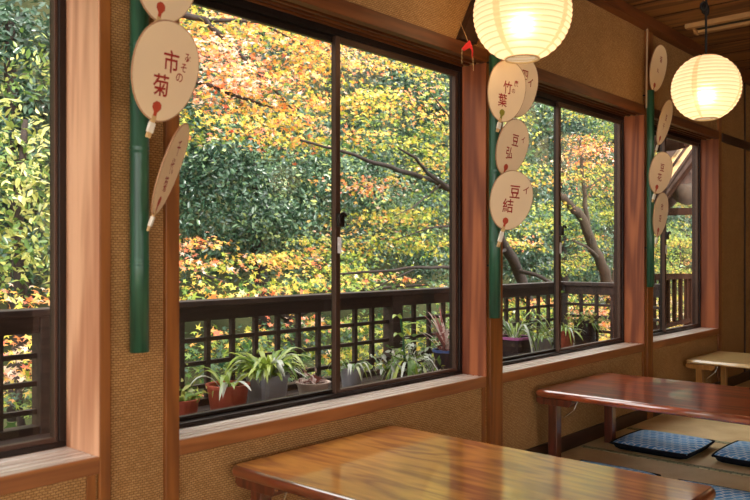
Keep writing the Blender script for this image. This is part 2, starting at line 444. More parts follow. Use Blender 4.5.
def lanternmat():
    """washi paper lit from within: a little of the paper glows evenly, the rest is the bulb shining through"""
    m, nt, N, L = newmat('lantern_paper')
    out = nd(N, 'ShaderNodeOutputMaterial')
    tc = nd(N, 'ShaderNodeTexCoord')
    sx = nd(N, 'ShaderNodeSeparateXYZ'); L.new(tc.outputs['Object'], sx.inputs[0])
    at = nd(N, 'ShaderNodeMath', operation='ARCTAN2'); L.new(sx.outputs['Y'], at.inputs[0]); L.new(sx.outputs['X'], at.inputs[1])
    m4 = nd(N, 'ShaderNodeMath', operation='MULTIPLY'); m4.inputs[1].default_value = 4.0; L.new(at.outputs[0], m4.inputs[0])
    cs = nd(N, 'ShaderNodeMath', operation='COSINE'); L.new(m4.outputs[0], cs.inputs[0])
    seam = nd(N, 'ShaderNodeMapRange'); seam.inputs['From Min'].default_value = 0.93; seam.inputs['From Max'].default_value = 0.97
    L.new(cs.outputs[0], seam.inputs['Value'])
    mz = nd(N, 'ShaderNodeMath', operation='MULTIPLY'); mz.inputs[1].default_value = 2 * PI / 0.0204; L.new(sx.outputs['Z'], mz.inputs[0])
    cz = nd(N, 'ShaderNodeMath', operation='COSINE'); L.new(mz.outputs[0], cz.inputs[0])
    rib = nd(N, 'ShaderNodeMapRange'); rib.inputs['From Min'].default_value = 0.55; rib.inputs['From Max'].default_value = 0.95
    L.new(cz.outputs[0], rib.inputs['Value'])
    rs = nd(N, 'ShaderNodeMath', operation='MULTIPLY'); rs.inputs[1].default_value = 0.6; L.new(rib.outputs[0], rs.inputs[0])
    ss = nd(N, 'ShaderNodeMath', operation='MULTIPLY'); ss.inputs[1].default_value = 0.6; L.new(seam.outputs[0], ss.inputs[0])
    mxm = nd(N, 'ShaderNodeMath', operation='MAXIMUM'); L.new(rs.outputs[0], mxm.inputs[0]); L.new(ss.outputs[0], mxm.inputs[1])
    c = nd(N, 'ShaderNodeMix', data_type='RGBA')
    c.inputs['A'].default_value = (1.0, 0.80, 0.52, 1); c.inputs['B'].default_value = (0.80, 0.48, 0.16, 1)
    L.new(mxm.outputs[0], c.inputs['Factor'])
    em = nd(N, 'ShaderNodeEmission'); em.inputs['Strength'].default_value = 0.26
    L.new(c.outputs['Result'], em.inputs['Color'])
    tl = nd(N, 'ShaderNodeBsdfTranslucent'); L.new(c.outputs['Result'], tl.inputs['Color'])
    rf = nd(N, 'ShaderNodeBsdfRefraction'); rf.inputs['IOR'].default_value = 1.25; rf.inputs['Roughness'].default_value = 0.8
    L.new(c.outputs['Result'], rf.inputs['Color'])
    mt = nd(N, 'ShaderNodeMixShader'); mt.inputs['Fac'].default_value = 0.4
    L.new(tl.outputs[0], mt.inputs[1]); L.new(rf.outputs[0], mt.inputs[2])
    ad = nd(N, 'ShaderNodeAddShader'); L.new(em.outputs[0], ad.inputs[0]); L.new(mt.outputs[0], ad.inputs[1])
    L.new(ad.outputs[0], out.inputs[0])
    return m
M['lantern'] = lanternmat()

# ================================================================== THE ROOM
X0, X1, YB, ZC = -2.0, 9.2, -6.0, 2.50
ZS, ZN0, ZN1 = 0.477, 1.905, 1.963          # sill top, lintel underside, lintel top
BAYS = [(-0.62, 1.093), (1.35, 2.986), (3.11, 4.748), (4.861, 6.116)]
GY = 0.135                                   # plane of the sashes

def structure(o, label=None):
    o['kind'] = 'structure'
    if label: o['label'] = label
    return o

structure(MB().box(X0 - .15, X1 + .15, YB - .15, 0.0, -0.12, 0.0).build('floor', M['tatami']), 'straw coloured tatami floor of the dining room')
fl = bpy.data.objects['floor']
for k, x in enumerate((0.32, 1.21, 2.1, 2.99, 3.88, 4.47, 5.36, 6.25, 7.14)):
    MB().box(x - 0.020, x + 0.020, YB, -0.03, -0.001, 0.0025).build('tatami_border', M['heri'], fl)

# ceiling: boards running away from the window wall with thin battens
structure(MB().box(X0 - .15, X1 + .15, YB - .15, 0.32, ZC, ZC + 0.12).build('ceiling', M['ceil']), 'dark cedar board ceiling')
ce = bpy.data.objects['ceiling']
bm_ = MB()
x = 0.25
while x < X1:
    bm_.box(x - 0.003, x + 0.003, YB, -0.07, ZC - 0.003, ZC + 0.01); x += 0.30
bm_.build('board_joint', M['darkwood'], ce)

# window wall: woven panels below the sill, above the lintel, and the solid runs between bays
w = MB()
for a, b in BAYS:
    w.box(a, b, 0.0, 0.16, -0.12, ZS - 0.046)
    w.box(a, b, 0.0, 0.16, ZN1, ZC)
w.box(X0 - .15, BAYS[0][0], 0.0, 0.16, -0.12, ZC)
w.box(1.093, 1.35, 0.0, 0.16, -0.12, ZC)
w.box(2.986, 3.11, 0.0, 0.16, -0.12, ZC)
w.box(4.748, 4.861, 0.0, 0.16, -0.12, ZC)
w.box(6.116, X1, 0.0, 0.16, -0.12, ZC)
structure(w.build('wall_window', M['weave']), 'window wall faced with woven straw panels')
structure(MB().box(X1, X1 + .15, YB, 0.16, -0.12, ZC).build('wall_right', M['weave']))
wl = MB()
wl.box(X0 - .15, X0, YB, 0.16, -0.12, 0.05); wl.box(X0 - .15, X0, YB, 0.16, 1.9, ZC)
for a, b in ((YB, -5.6), (-2.95, -2.85), (-0.35, 0.16)):
    wl.box(X0 - .15, X0, a, b, 0.05, 1.9)
structure(wl.build('wall_left', M['weave']), 'wall behind the viewpoint with openings added to let daylight in')  # unseen openings, added so daylight fills the room from the left
wb = MB()
wb.box(2.2, X1 + .15, YB - .15, YB, -0.12, ZC); wb.box(X0 - .15, 2.2, YB - .15, YB, -0.12, 0.05); wb.box(X0 - .15, 2.2, YB - .15, YB, 1.9, ZC)
wb.box(X0 - .15, X0 + .1, YB - .15, YB, 0.05, 1.9); wb.box(0.05, 0.15, YB - .15, YB, 0.05, 1.9)
structure(wb.build('wall_back', M['weave']), 'far wall of the dining room, with openings added for daylight at one end')  # unseen openings at the near end, added for daylight on tables and floor

# posts and rails
n_trim = [0]
def trim(mb, mat, label, bevel=0.003):
    n_trim[0] += 1
    return structure(mb.build('trim_%d' % n_trim[0], mat, bevel=bevel), label)
trim(MB().box(1.093, 1.128, -0.014, 0.0, 0, ZC), M['post'], 'honey coloured post at the right edge of the nearest window')
trim(MB().box(1.302, 1.350, -0.014, 0.16, 0, ZC), M['post'], 'honey coloured post at the left edge of the large window')
trim(MB().box(3.005, 3.110, -0.022, 0.02, 0, ZC), M['post'], 'honey coloured post between second and third window')
trim(MB().box(4.775, 4.861, -0.022, 0.02, 0, ZC), M['post'], 'honey coloured post between third and fourth window')
trim(MB().box(6.116, 6.18, -0.014, 0.0, 0, ZC), M['post'], 'honey coloured post right of the last window')
# thin studs under the sills
for xa in (1.060, 2.965, 4.735):
    trim(MB().box(xa, xa + 0.026, -0.006, 0.0, 0.07, ZS - 0.046), M['post'], None, 0.001)
trim(MB().box(6.76, 6.79, -0.008, 0.0, 0, ZC), M['darkwood'], 'thin dark batten on the woven panels beyond the windows', 0.001)
trim(MB().box(6.18, X1, -0.02, 0.0, 1.893, 1.957), M['darkwood'], 'dark rail across the woven panels beyond the windows')
trim(MB().box(X0, X1, -0.065, 0.0, 2.435, ZC), M['beam'], 'brown cornice along the ceiling edge of the window wall')
# lintels (with sliding grooves underneath), sills and jamb linings, one set per bay
for i, (a, b) in enumerate(BAYS):
    rv = 0.15 if i else 0.21
    l0 = MB().box(a, b, -0.016, 0.020, ZN0, ZN1)
    y = 0.020
    for g in range(3):
        l0.box(a, b, y, y + 0.022, ZN0 + 0.012, ZN1); y += 0.022
        l0.box(a, b, y, y + 0.014, ZN0, ZN1); y += 0.014
    l0.box(a, b, y, rv + .01, ZN0, ZN1)
    trim(l0, M['beam'], None, 0.0015)
    s0 = MB().box(a - (0.0 if i else 0), b, -0.014, -0.002, ZS - 0.046, ZS)
    trim(s0, M['sillface'], None, 0.002)
    s1 = MB(); y = -0.002
    for g in range(4):
        s1.box(a, b, y, y + 0.022, ZS - 0.046, ZS); y += 0.022
        s1.box(a, b, y, y + 0.010, ZS - 0.046, ZS - 0.006); y += 0.010
    s1.box(a, b, y, rv + .01, ZS - 0.046, ZS)
    trim(s1, M['sill'], None, 0.0015)
    trim(MB().box(b - 0.003, b + 0.004, -0.012, rv + 0.01, ZS, ZN0), M['jamb_red'] if i else M['jamb'], None, 0.001)
structure(MB().box(X0, X1, -0.018, 0.0, 0.0, 0.075).build('baseboard_window', M['darkwood'], bevel=0.002), 'dark brown baseboard along the window wall')
# slanting board beside the second post, above the lintel
br = MB()
br.prism([(2.765, 1.966), (2.885, 1.966), (3.10, 2.33), (3.10, 2.43), (3.03, 2.43)], 1, -0.03, 0.0)
trim(br, M['darkwood'], 'dark slanting brace board above the lintel beside the second post')
trim(MB().prism([(2.885, 1.966), (2.893, 1.966), (3.10, 2.316), (3.10, 2.33)], 1, -0.034, 0.0), M['post'], None, 0.001)

# ------------------------------------------------------------------ sliding windows
def window(n, a, b, mid, label, dy=0.0, sw=0.027):
    root = bpy.data.objects.new('window_%d' % n, None); root.location = ((a + b) / 2, GY, ZS); link(root)
    structure(root, label)
    ox, oy, oz = root.location
    def bx(m, x0, x1, y0, y1, z0, z1): m.box(x0 - ox, x1 - ox, y0 + dy - oy, y1 + dy - oy, z0 - oz, z1 - oz)
    f = MB(); t = 0.022
    b -= 0.003
    bx(f, a, b, 0.118, 0.178, ZS, ZS + 0.016); bx(f, a, b, 0.118, 0.178, ZN0 - 0.026, ZN0)
    bx(f, a, a + t, 0.118, 0.178, ZS + .016, ZN0 - .026); bx(f, b - t, b, 0.118, 0.178, ZS + .016, ZN0 - .026)
    f.build('frame', M['alu'], root, bevel=0.002)
    for k, (p, q, yc) in enumerate(((a + t - .006, mid + 0.022, 0.158), (mid - 0.022, b - t + .006, 0.136))):
        s = MB()
        z0, z1 = ZS + 0.008, ZN0 - 0.022
        bx(s, p, p + sw, yc - .010, yc + .010, z0, z1); bx(s, q - sw, q, yc - .010, yc + .010, z0, z1)
        bx(s, p + sw, q - sw, yc - .010, yc + .010, z0, z0 + 0.022); bx(s, p + sw, q - sw, yc - .010, yc + .010, z1 - .026, z1)
        so = s.build('sash', M['alu_b'] if k else M['alu'], root, bevel=0.002)
        g = MB()
        g.add([(p + sw - ox, yc + dy - oy, z0 + .022 - oz), (q - sw - ox, yc + dy - oy, z0 + .022 - oz), (q - sw - ox, yc + dy - oy, z1 - .026 - oz), (p + sw - ox, yc + dy - oy, z1 - .026 - oz)], [(0, 1, 2, 3)])
        g.build('pane', M['glass'], so)
        if k:
            zc = 1.03 + 0.04 * depth(560, 0.1)
            zl = 1.165
            lt = MB()
            bx(lt, mid - 0.018, mid + 0.014, 0.112, 0.128, zl - 0.026, zl + 0.026)
            cx, cy, cz = mid - 0.004 - ox, 0.106 + dy - oy, zl - oz
            pts = [(cx + 0.022 * math.cos(t_), cy - 0.004, cz + 0.026 * math.sin(t_)) for t_ in [PI * (0.2 + 1.1 * j / 8) for j in range(9)]]
            lt.tube(pts, 0.007, 6)
            lt.build('latch', M['alu'], so, bevel=0.002)
            st = MB(); bx(st, mid - 0.012, mid + 0.008, 0.1245, 0.1262, zl - 0.128, zl - 0.066)
            st.build('sticker', M['sticker'], so)
    return root
window(1, *BAYS[0], 0.24, 'nearest sliding window at the left edge, dark metal frame', 0.05, 0.016)
window(2, *BAYS[1], 2.175, 'large sliding window left of the second bamboo pole')
window(3, *BAYS[2], 3.935, 'sliding window behind the large lantern')
window(4, *BAYS[3], 5.45, 'narrow far sliding window below the smaller lantern')

# ------------------------------------------------------------------ tables
def table(name, label, x0, x1, y0, y1, zt, mtop, mleg, thick=0.036, leg=0.048, edge=None):
    cx, cy = (x0 + x1) / 2, (y0 + y1) / 2
    root = thing(name, label, 'table', (cx, cy, 0))
    hx, hy = (x1 - x0) / 2, (y1 - y0) / 2
    r = 0.03
    def slab(e, z):
        out = []
        for sx, sy, a0 in ((1, 1, 0), (-1, 1, PI / 2), (-1, -1, PI), (1, -1, 1.5 * PI)):
            for k in range(6):
                a = a0 + k / 5 * PI / 2
                out.append((sx * (hx - r) + (r - e) * math.cos(a), sy * (hy - r) + (r - e) * math.sin(a), z))
        return out
    t = MB()
    prof = [(0.012, zt - thick), (0.004, zt - thick + 0.004), (0.0, zt - thick + 0.012), (0.0, zt - 0.014), (0.003, zt - 0.006), (0.008, zt - 0.0015), (0.014, zt)]
    vs = []; n = 24
    for e, z in prof: vs += slab(e, z)
    fs = [(i * n + k, i * n + (k + 1) % n, (i + 1) * n + (k + 1) % n, (i + 1) * n + k) for i in range(len(prof) - 1) for k in range(n)]
    fs.append(tuple(range(n - 1, -1, -1))); fs.append(tuple((len(prof) - 1) * n + k for k in range(n)))
    t.add(vs, fs)
    o = t.build('tabletop', mtop, root)
    o.data.polygons.foreach_set('use_smooth', [len(p.vertices) == 4 for p in o.data.polygons])
    if edge:
        o.data.materials.append(edge)
        for p in o.data.polygons:
            if len(p.vertices) == 4: p.material_index = 1
    zb = zt - thick
    # apron frame under the top
    ap = MB(); i_ = 0.05
    for sx in (-1, 1):
        ap.box(sx * (hx - i_) - 0.009, sx * (hx - i_) + 0.009, -hy + 0.04, hy - 0.04, zb - 0.006, zb)
    ap.box(-hx + i_, hx - i_, -hy + 0.05, -hy + 0.068, zb - 0.006, zb)
    ap.box(-hx + i_, hx - i_, hy - 0.068, hy - 0.05, zb - 0.006, zb)
    ap.build('apron', mleg, root, bevel=0.002)
    for sx in (-1, 1):
        for sy in (-1, 1):
            lx, ly = sx * (hx - 0.072), sy * (hy - 0.075)
            b = MB()
            zb2 = zb - 0.006
            o_ = [(-0.09, zb2), (0.10, zb2), (0.10, zb2 - 0.014), (0.085, zb2 - 0.032), (-0.075, zb2 - 0.032), (-0.09, zb2 - 0.022)]
            b.prism([(ly - sy * 0.01 - sy * p[0], p[1]) for p in o_], 0, lx - 0.04, lx + 0.03)
            lb = b.build('leg_bracket', mleg, root, bevel=0.002)
            l = MB().box(lx - leg / 2, lx + leg / 2, ly - leg / 2, ly + leg / 2, 0, zb2 - 0.032)
            l.build('leg', mleg, root, bevel=0.004)
            if sx < 0 and sy > 0:
                MB().tube([(lx + 0.01, ly - 0.12, zb2), (lx + 0.005, ly - 0.10, zb2 - 0.05), (lx, ly - 0.05, zb2 - 0.09)], 0.003, 6).build('folding_stay', M['steel'], lb)
    return root
table('low_table', 'nearest low lacquered table with amber glossy top below the large window', 1.52, 2.31, -1.25, -0.025, 0.372, M['table'], M['tleg'], edge=M['tedge'])
table('low_table', 'red brown glossy low table in the middle beside the blue cushions', 3.375, 4.134, -1.25, -0.03, 0.372, M['table_red'], M['tleg'])
table('low_table', 'pale blond low table farthest back beside the last window', 5.375, 6.02, -1.23, -0.03, 0.320, M['table_pale'], M['tleg_pale'], thick=0.026, leg=0.04)

# ------------------------------------------------------------------ floor cushions
def cushion(label, x0, x1, y0, y1, rz=0.0):
    root = thing('floor_cushion', label, 'cushion', ((x0 + x1) / 2, (y0 + y1) / 2, 0.003), 'blue floor cushions on the tatami', (0, 0, rz))
    hx, hy, H = (x1 - x0) / 2, (y1 - y0) / 2, 0.046
    n = 18
    def surf(z_fn, grow):
        vs = []
        for i in range(n + 1):
            for j in range(n + 1):
                u, v = i / n * 2 - 1, j / n * 2 - 1
                k = 1 - 0.05 * (u * u * v * v) * 1.0
                bow = 1 - 0.03 * (1 - abs(u)) * abs(v)
                vs.append((u * hx * k * grow, v * hy * k * grow, z_fn(u, v)))
        fs = [(i * (n + 1) + j, (i + 1) * (n + 1) + j, (i + 1) * (n + 1) + j + 1, i * (n + 1) + j + 1) for i in range(n) for j in range(n)]
        return vs, fs
    def puff(u, v):
        return (max(0, 1 - u ** 6) * max(0, 1 - v ** 6)) ** 0.5
    top = MB(); vs, fs = surf(lambda u, v: 0.030 + (H - 0.030) * puff(u, v) - 0.004 * math.exp(-(u * u + v * v) * 18), 1.0); top.add(vs, fs)
    top.build('top_cover', M['cushion'], root, smooth=True)
    und = MB()
    vs, fs = surf(lambda u, v: 0.030 - 0.030 * min(1, puff(u, v) * 1.6), 1.0); und.add(vs, fs)
    und.build('underside', M['cushion_side'], root, smooth=True)
    ed = MB()
    per = [(-1 + 2 * k / 12, -1) for k in range(12)] + [(1, -1 + 2 * k / 12) for k in range(12)] + [(1 - 2 * k / 12, 1) for k in range(12)] + [(-1, 1 - 2 * k / 12) for k in range(12)]
    pts = [(u * hx * (1 - .05 * u * u * v * v), v * hy * (1 - .05 * u * u * v * v), 0.030) for u, v in per]
    pts.append(pts[0])
    ed.tube(pts, 0.006, 6, cap=False)
    ed.build('edge_seam', M['cushion_side'], root, smooth=True)
    return root
cushion('blue checked floor cushion half under the red brown middle table', 3.92, 4.34, -0.58, -0.16)
cushion('blue checked floor cushion at right edge under the red brown middle table', 4.00, 4.42, -1.07, -0.655)
cushion('blue floor cushion behind the near table, only a thin strip showing', 3.09, 3.50, -0.62, -0.215)
cushion('blue floor cushion beyond the right corner of the near table', 3.06, 3.485, -1.12, -0.69)

# ------------------------------------------------------------------ lanterns
def lantern(label, c, R_=0.195):
    root = thing('paper_lantern', label, 'lantern', (c[0], c[1], c[2]), 'round paper lanterns hanging from the ceiling')
    n_h = 18; H = R_ * 0.9436
    prof = []
    rows = n_h * 4
    for i in range(rows + 1):
        z = -H + 2 * H * i / rows
        r = R_ * math.sqrt(max(0, 1 - (z / R_) ** 2))
        r += 0.0028 * math.cos(2 * PI * z / 0.0204)
        prof.append((r, z))
    shade = MB().lathe(prof, 64).build('paper_shade', M['lantern'], root, smooth=True)
    for z in (-H, H):
        r = prof[0][0]
        MB().tube([(r * math.cos(2 * PI * k / 32), r * math.sin(2 * PI * k / 32), z) for k in range(33)], 0.004, 6, cap=False).build('rim_hoop', M['bamboo_h'], shade)
    st = MB().tube([(-0.08, 0, H), (0.08, 0, H)], 0.003, 6)
    st.tube([(0, 0, H - .06), (0, 0, H)], 0.016, 10); st.build('lamp_holder', M['black'], root)
    top = ZC - c[2]
    MB().tube([(0, 0, H), (0, 0, top * 0.6), (0.001, 0, top)], 0.0065, 8).build('cord', M['black'], root)
    kz = (1.03 + 247 / 781 * 4.34) - c[2]
    kn = MB()
    for q in range(4):
        a = q * 0.8
        kn.tube([(0.018 * math.cos(a) + 0.016 * math.cos(t_) * math.cos(a * 2), 0.018 * math.sin(a) * 0.6 + 0.016 * math.cos(t_) * math.sin(a * 2), kz + 0.006 * (q - 1.5) + 0.024 * math.sin(t_)) for t_ in [2 * PI * j / 10 for j in range(11)]], 0.0065, 6, cap=False)
    kn.build('cord_knot', M['black'], root, smooth=True)
    MB().lathe([(0.0, top), (0.045, top), (0.045, top - 0.012), (0.03, top - 0.022), (0.0, top - 0.022)], 24).build('ceiling_cap', M['black'], root, smooth=True)
    li = bpy.data.lights.new('lantern_bulb', 'POINT'); li.energy = 0.55; li.color = (1.0, 0.86, 0.62); li.shadow_soft_size = 0.03
    lo = bpy.data.objects.new('lantern_bulb', li); lo.location = (0, 0, -0.04); link(lo, root)
    return root
def at_depth(px, py, t): return EYE + ray(px, py) * t
lantern('large round lit paper lantern at the top, nearer of the two', at_depth(522.3, 13.5, 3.155))
lantern('smaller looking round lit paper lantern at upper right with a knotted cord', at_depth(706, 88, 4.34), 0.182)
lantern('round lit paper lantern beyond the right edge, mirrored in the third window', (6.7, -1.35, 2.0))
lantern('round lit paper lantern deep in the room, mirrored in the large window', (6.7, -5.2, 2.0))
lantern('round lit paper lantern added behind the viewpoint to light the room', (0.3, -3.4, 2.0))  # added lamp, never in view, warms the near part of the room
lantern('round lit paper lantern added out of view as fill for the middle of the room', (3.3, -3.4, 2.0))  # another added, unseen lamp that brightens the room

# ceiling light: two timber rails with a dark slot
fx = thing('ceiling_light', 'unlit slotted timber ceiling light above the smaller lantern', 'light', (5.12, -0.16, ZC))
MB().box(-0.10, -0.055, -1.6, 0.0, -0.03, 0).build('side_rail', M['fixture'], fx, bevel=0.002)
MB().box(0.055, 0.10, -1.6, 0.0, -0.03, 0).build('side_rail', M['fixture'], fx, bevel=0.002)
MB().box(-0.055, 0.055, -1.6, -0.03, -0.012, 0).build('slot', M['black'], fx)
MB().prism([(-0.03, -0.002), (0.07, -0.002), (0.07, -0.04)], 1, -0.03, -0.012).build('end_bracket', M['fixture'], fx)

# ------------------------------------------------------------------ bamboo poles and fans
def pole(label, x, y, z0, z1, r, nodes):
    root = thing('bamboo_pole', label, 'bamboo pole', (x, y, z0), 'green bamboo poles hung with fans')
    pts = []; rad = []
    h = z1 - z0
    marks = sorted(nodes)
    zs = [0.0]
    for m_ in marks: zs += [m_ - 0.012, m_ - 0.004, m_, m_ + 0.004, m_ + 0.012]
    zs.append(h)
    rr = {}
    for m_ in marks:
        rr[m_ - 0.012] = r; rr[m_ - 0.004] = r * 1.05; rr[m_] = r * 0.96; rr[m_ + 0.004] = r * 1.06; rr[m_ + 0.012] = r
    for z in zs:
        pts.append((0, 0, z)); rad.append(rr.get(z, r))
    MB().tube(pts, rad, 20).build('culm', M['bamboo'], root, smooth=False).data.polygons.foreach_set('use_smooth', [True] * ((len(pts) - 1) * 20) + [False, False])
    MB().tube([(0, r, h * 0.98), (0, -y + 0.004, h * 0.98)], 0.004, 6).build('hook', M['black'], root)
    MB().tube([(0, r, h * 0.2), (0, -y + 0.004, h * 0.2)], 0.004, 6).build('hook', M['black'], root)
    return root
p1 = P(139.5, 352, -0.032); pole('near green bamboo pole on the straw panel beside the first window', p1.x, -0.032, p1.z, 2.05, 0.0265, [0.25, 0.57, 0.86, 1.13])
p2 = P(494.8, 318, -0.052); pole('green bamboo pole on the post between second and third window', p2.x, -0.052, p2.z, 1.93, 0.0265, [0.34, 0.66, 0.95])
p3 = P(650.5, 287, -0.048); pole('farthest green bamboo pole on the post before the last window', p3.x, -0.048, p3.z, 2.05, 0.0225, [0.32, 0.62, 0.9])

def text_mesh(body, size):
    cu = bpy.data.curves.new('t', 'FONT'); cu.body = body; cu.size = size
    cu.align_x = 'CENTER'; cu.align_y = 'CENTER'; cu.offset = size * 0.012; cu.shear = 0.06
    o = bpy.data.objects.new('t', cu); COL.objects.link(o)
    bpy.context.view_layer.update()
    dg = bpy.context.evaluated_depsgraph_get()
    me = bpy.data.meshes.new_from_object(o.evaluated_get(dg))
    vs = [v.co.copy() for v in me.vertices]; fs = [tuple(p.vertices) for p in me.polygons]
    bpy.data.objects.remove(o); bpy.data.curves.remove(cu); bpy.data.meshes.remove(me)
    return vs, fs

def fan(label, top, bot, tip, wpx, y, letters, crest='crest', W=0.235, small=None):
    """a round paper fan; top/bot/tip are read off the view, y is its distance from the wall"""
    mx_, my_ = (top[0] + bot[0]) / 2, (top[1] + bot[1]) / 2
    t = depth(mx_, y)
    A, B, T = at_depth(top[0], top[1], t), at_depth(bot[0], bot[1], t), at_depth(tip[0], tip[1], t)
    v = (A - B); Lf = v.length; v.normalize()
    vd = ray(mx_, my_).normalized()
    side = vd.cross(v).normalized()             # points to the right in view
    c = min(0.985, wpx * t / FPX / W)
    ph = math.acos(c)
    u = side * math.cos(ph) + vd * math.sin(ph)
    u = (u - v * u.dot(v)).normalized()
    nrm = u.cross(v).normalized()
    C = (A + B) / 2
    mat = Matrix((u, v, nrm)).transposed().to_4x4(); mat.translation = B
    root = thing('paper_fan', label, 'fan', (0, 0, 0), 'round paper fans tied to the bamboo poles')
    root.matrix_world = mat
    n = 48; th = 0.0016
    ol = []
    for k in range(n):
        a = 2 * PI * k / n
        s_, c_ = math.sin(a), math.cos(a)
        wv = W / 2 * s_ * (1 + 0.10 * c_)
        hv = Lf / 2 + Lf / 2 * (abs(c_) ** 0.94) * (1 if c_ >= 0 else -1)
        ol.append((wv, hv))
    face = MB().prism(ol, 2, -th, th).build('paper_face', M['paper'], root)
    MB().tube([(p[0], p[1], 0) for p in ol + [ol[0]]], 0.0024, 6, cap=False).build('rim', M['fanrim'], face)
    hd = (mat.inverted() @ T); hd.z = 0
    hl = max(0.05, hd.length); d_ = hd.normalized() if hd.length > 1e-4 else Vector((0, -1, 0))
    d_ = Vector((d_.x * 0.6, min(d_.y, -0.3), 0)).normalized()
    h = MB(); h.beam((0, 0.012, 0), d_ * hl, 0.016, 0.007, Vector((0, 0, 1)))
    hob = h.build('handle', M['bamboo_h'], root, bevel=0.002)
    hw = MB(); hw.beam(d_ * hl * 0.15, d_ * hl * 0.7, 0.0185, 0.009, Vector((0, 0, 1))); hw.build('paper_wrap', M['whitetape'], hob)
    cr = MB()
    z = th + 0.0004
    q = W / 0.235 * 0.72
    cr.prism([(-0.009 * q, 0.0), (0.009 * q, 0.0), (0.008 * q, 0.022), (0.022 * q, 0.034), (0.020 * q, 0.046), (0.006 * q, 0.052), (-0.008 * q, 0.052), (-0.022 * q, 0.044), (-0.022 * q, 0.033), (-0.008 * q, 0.022)], 2, th, z)
    cr.build('crest', M[crest], face)
    tl_ = 0.9 * math.atan2(top[0] - bot[0], bot[1] - top[1]); cr_, sr_ = math.cos(tl_), math.sin(tl_)
    for body, size, lx, ly in letters:
        lt = MB()
        vs, fs = text_mesh(body, size)
        if not vs: continue
        lt.add([(lx * W + p.x * cr_ - p.y * sr_ * min(1 / c, 1.5), ly * Lf + p.x * sr_ * c + p.y * cr_, z) for p in vs], fs)
        lt.build('lettering', M['ink'], face)
    return root

BIG = 0.062
fan('paper fan at the top edge cut off by the photo, first pole', (176, -74), (158, 21), (151, 29), 62, -0.15, [('豆', BIG, 0, .62), ('菊', BIG, 0, .4)])
fan('large paper fan with two red characters, middle of the first pole', (178, 24), (153, 120), (147, 133), 63, -0.17,
    [('市', BIG, .04, .60), ('菊', BIG, -.02, .34), ('み', .03, .27, .72), ('そ', .028, .25, .61), ('の', .03, .22, .50)])
fan('paper fan seen nearly edge on, lowest of the first pole', (187, 124), (154, 214), (149, 228), 17, -0.14,
    [('千', .05, 0, .72), ('代', .05, 0, .52), ('菊', .05, 0, .32)])
fan('paper fan mostly hidden behind another below the large lantern', (527, 57), (514, 116), (508, 124), 33, -0.10, [('イ', .045, .26, .62), ('四', .05, .05, .70)])
fan('paper fan with a green crest just under the large lantern', (513, 62), (500, 121), (497, 131), 37, -0.15,
    [('竹', .058, 0, .55), ('葉', .058, -.06, .32), ('廣', .028, .2, .68), ('の', .024, .17, .55)], 'crestg')
fan('slim turned paper fan, third on the second pole', (521, 121), (503, 175), (499, 182), 30, -0.11, [('豆', .058, .02, .63), ('弘', .058, -.04, .38), ('イ', .035, .26, .72)])
fan('paper fan with red characters, lowest on the second pole', (519, 172), (503, 229), (498, 247), 41, -0.15, [('豆', .064, .03, .64), ('結', .064, -.04, .38), ('イ', .04, .28, .74)])
fan('high paper fan above the end of the last pole', (663, 46), (653, 91), (651, 96), 15, -0.06, [('菊', .04, .05, .7), ('丸', .03, 0, .45)])
fan('slender tilted paper fan near the smaller lantern on the last pole', (671, 101), (658, 144), (655, 153), 11, -0.11, [('豆', .04, 0, .6), ('千', .04, 0, .4)])
fan('paper fan facing out in the middle of the last pole', (666, 153), (655, 193), (652, 202), 21, -0.13, [('豆', .05, 0, .62), ('花', .05, 0, .38)])
fan('narrow paper fan, lowest on the last pole', (664, 193), (657, 236), (654, 247), 13, -0.10, [('市', .045, 0, .66), ('豆', .045, 0, .4)])

# red ornament on a string, and the cable on the third post
ro = P(468, 48, -0.07)
orn = thing('red_ornament', 'small red folded cloth ornament hanging on string beside the lantern', 'ornament', ro)
m_ = MB()
m_.add([(-0.045, 0, -0.012), (-0.004, -0.012, 0.03), (0.030, 0.0, 0.018), (0.040, 0.004, -0.035), (0.020, -0.014, -0.012), (0.004, -0.008, 0.002), (-0.02, 0.006, -0.016)],
       [(0, 1, 5, 6), (1, 2, 4, 5), (2, 3, 4)])
oo = m_.build('cloth', M['red'], orn); sm = oo.modifiers.new('thick', 'SOLIDIFY'); sm.thickness = 0.004
MB().tube([(0, 0, 0.028), (0.03, 0.062, 0.13)], 0.0016, 5).build('string', M['bamboo_h'], orn)
MB().tube([(-0.045, 0, -0.012), (-0.045, 0.0, -0.075)], 0.0012, 5).build('tassel', M['bamboo_h'], orn)
MB().tube([(0.036, 0, -0.03), (0.04, 0.0, -0.09)], 0.0012, 5).build('tassel', M['bamboo_h'], orn)
cb = MB(); a = P(647.3, 22, -0.03); b = P(646.3, 108, -0.03)
cb.tube([a, b], 0.006, 8)
cab = cb.build('cable_cover', M['cord_w']); tag(cab, 'pale cable running down the post above the last bamboo pole', 'cable')

# ================================================================== OUTSIDE
# veranda deck and lattice railing
RY, DZ = 1.0, 0.34
dk = MB()
yy = 0.20
while yy < 0.93:
    dk.box(-3.0, 5.62, yy, yy + 0.105, DZ - 0.035, DZ); yy += 0.112
structure(dk.build('veranda_floor', M['rail'], bevel=0.003), 'dark weathered board deck outside the windows')
structure(MB().box(X0 - .15, X1 + .15, 0.16, 0.19, -3.5, ZS - 0.05).build('wall_outer', M['render']))

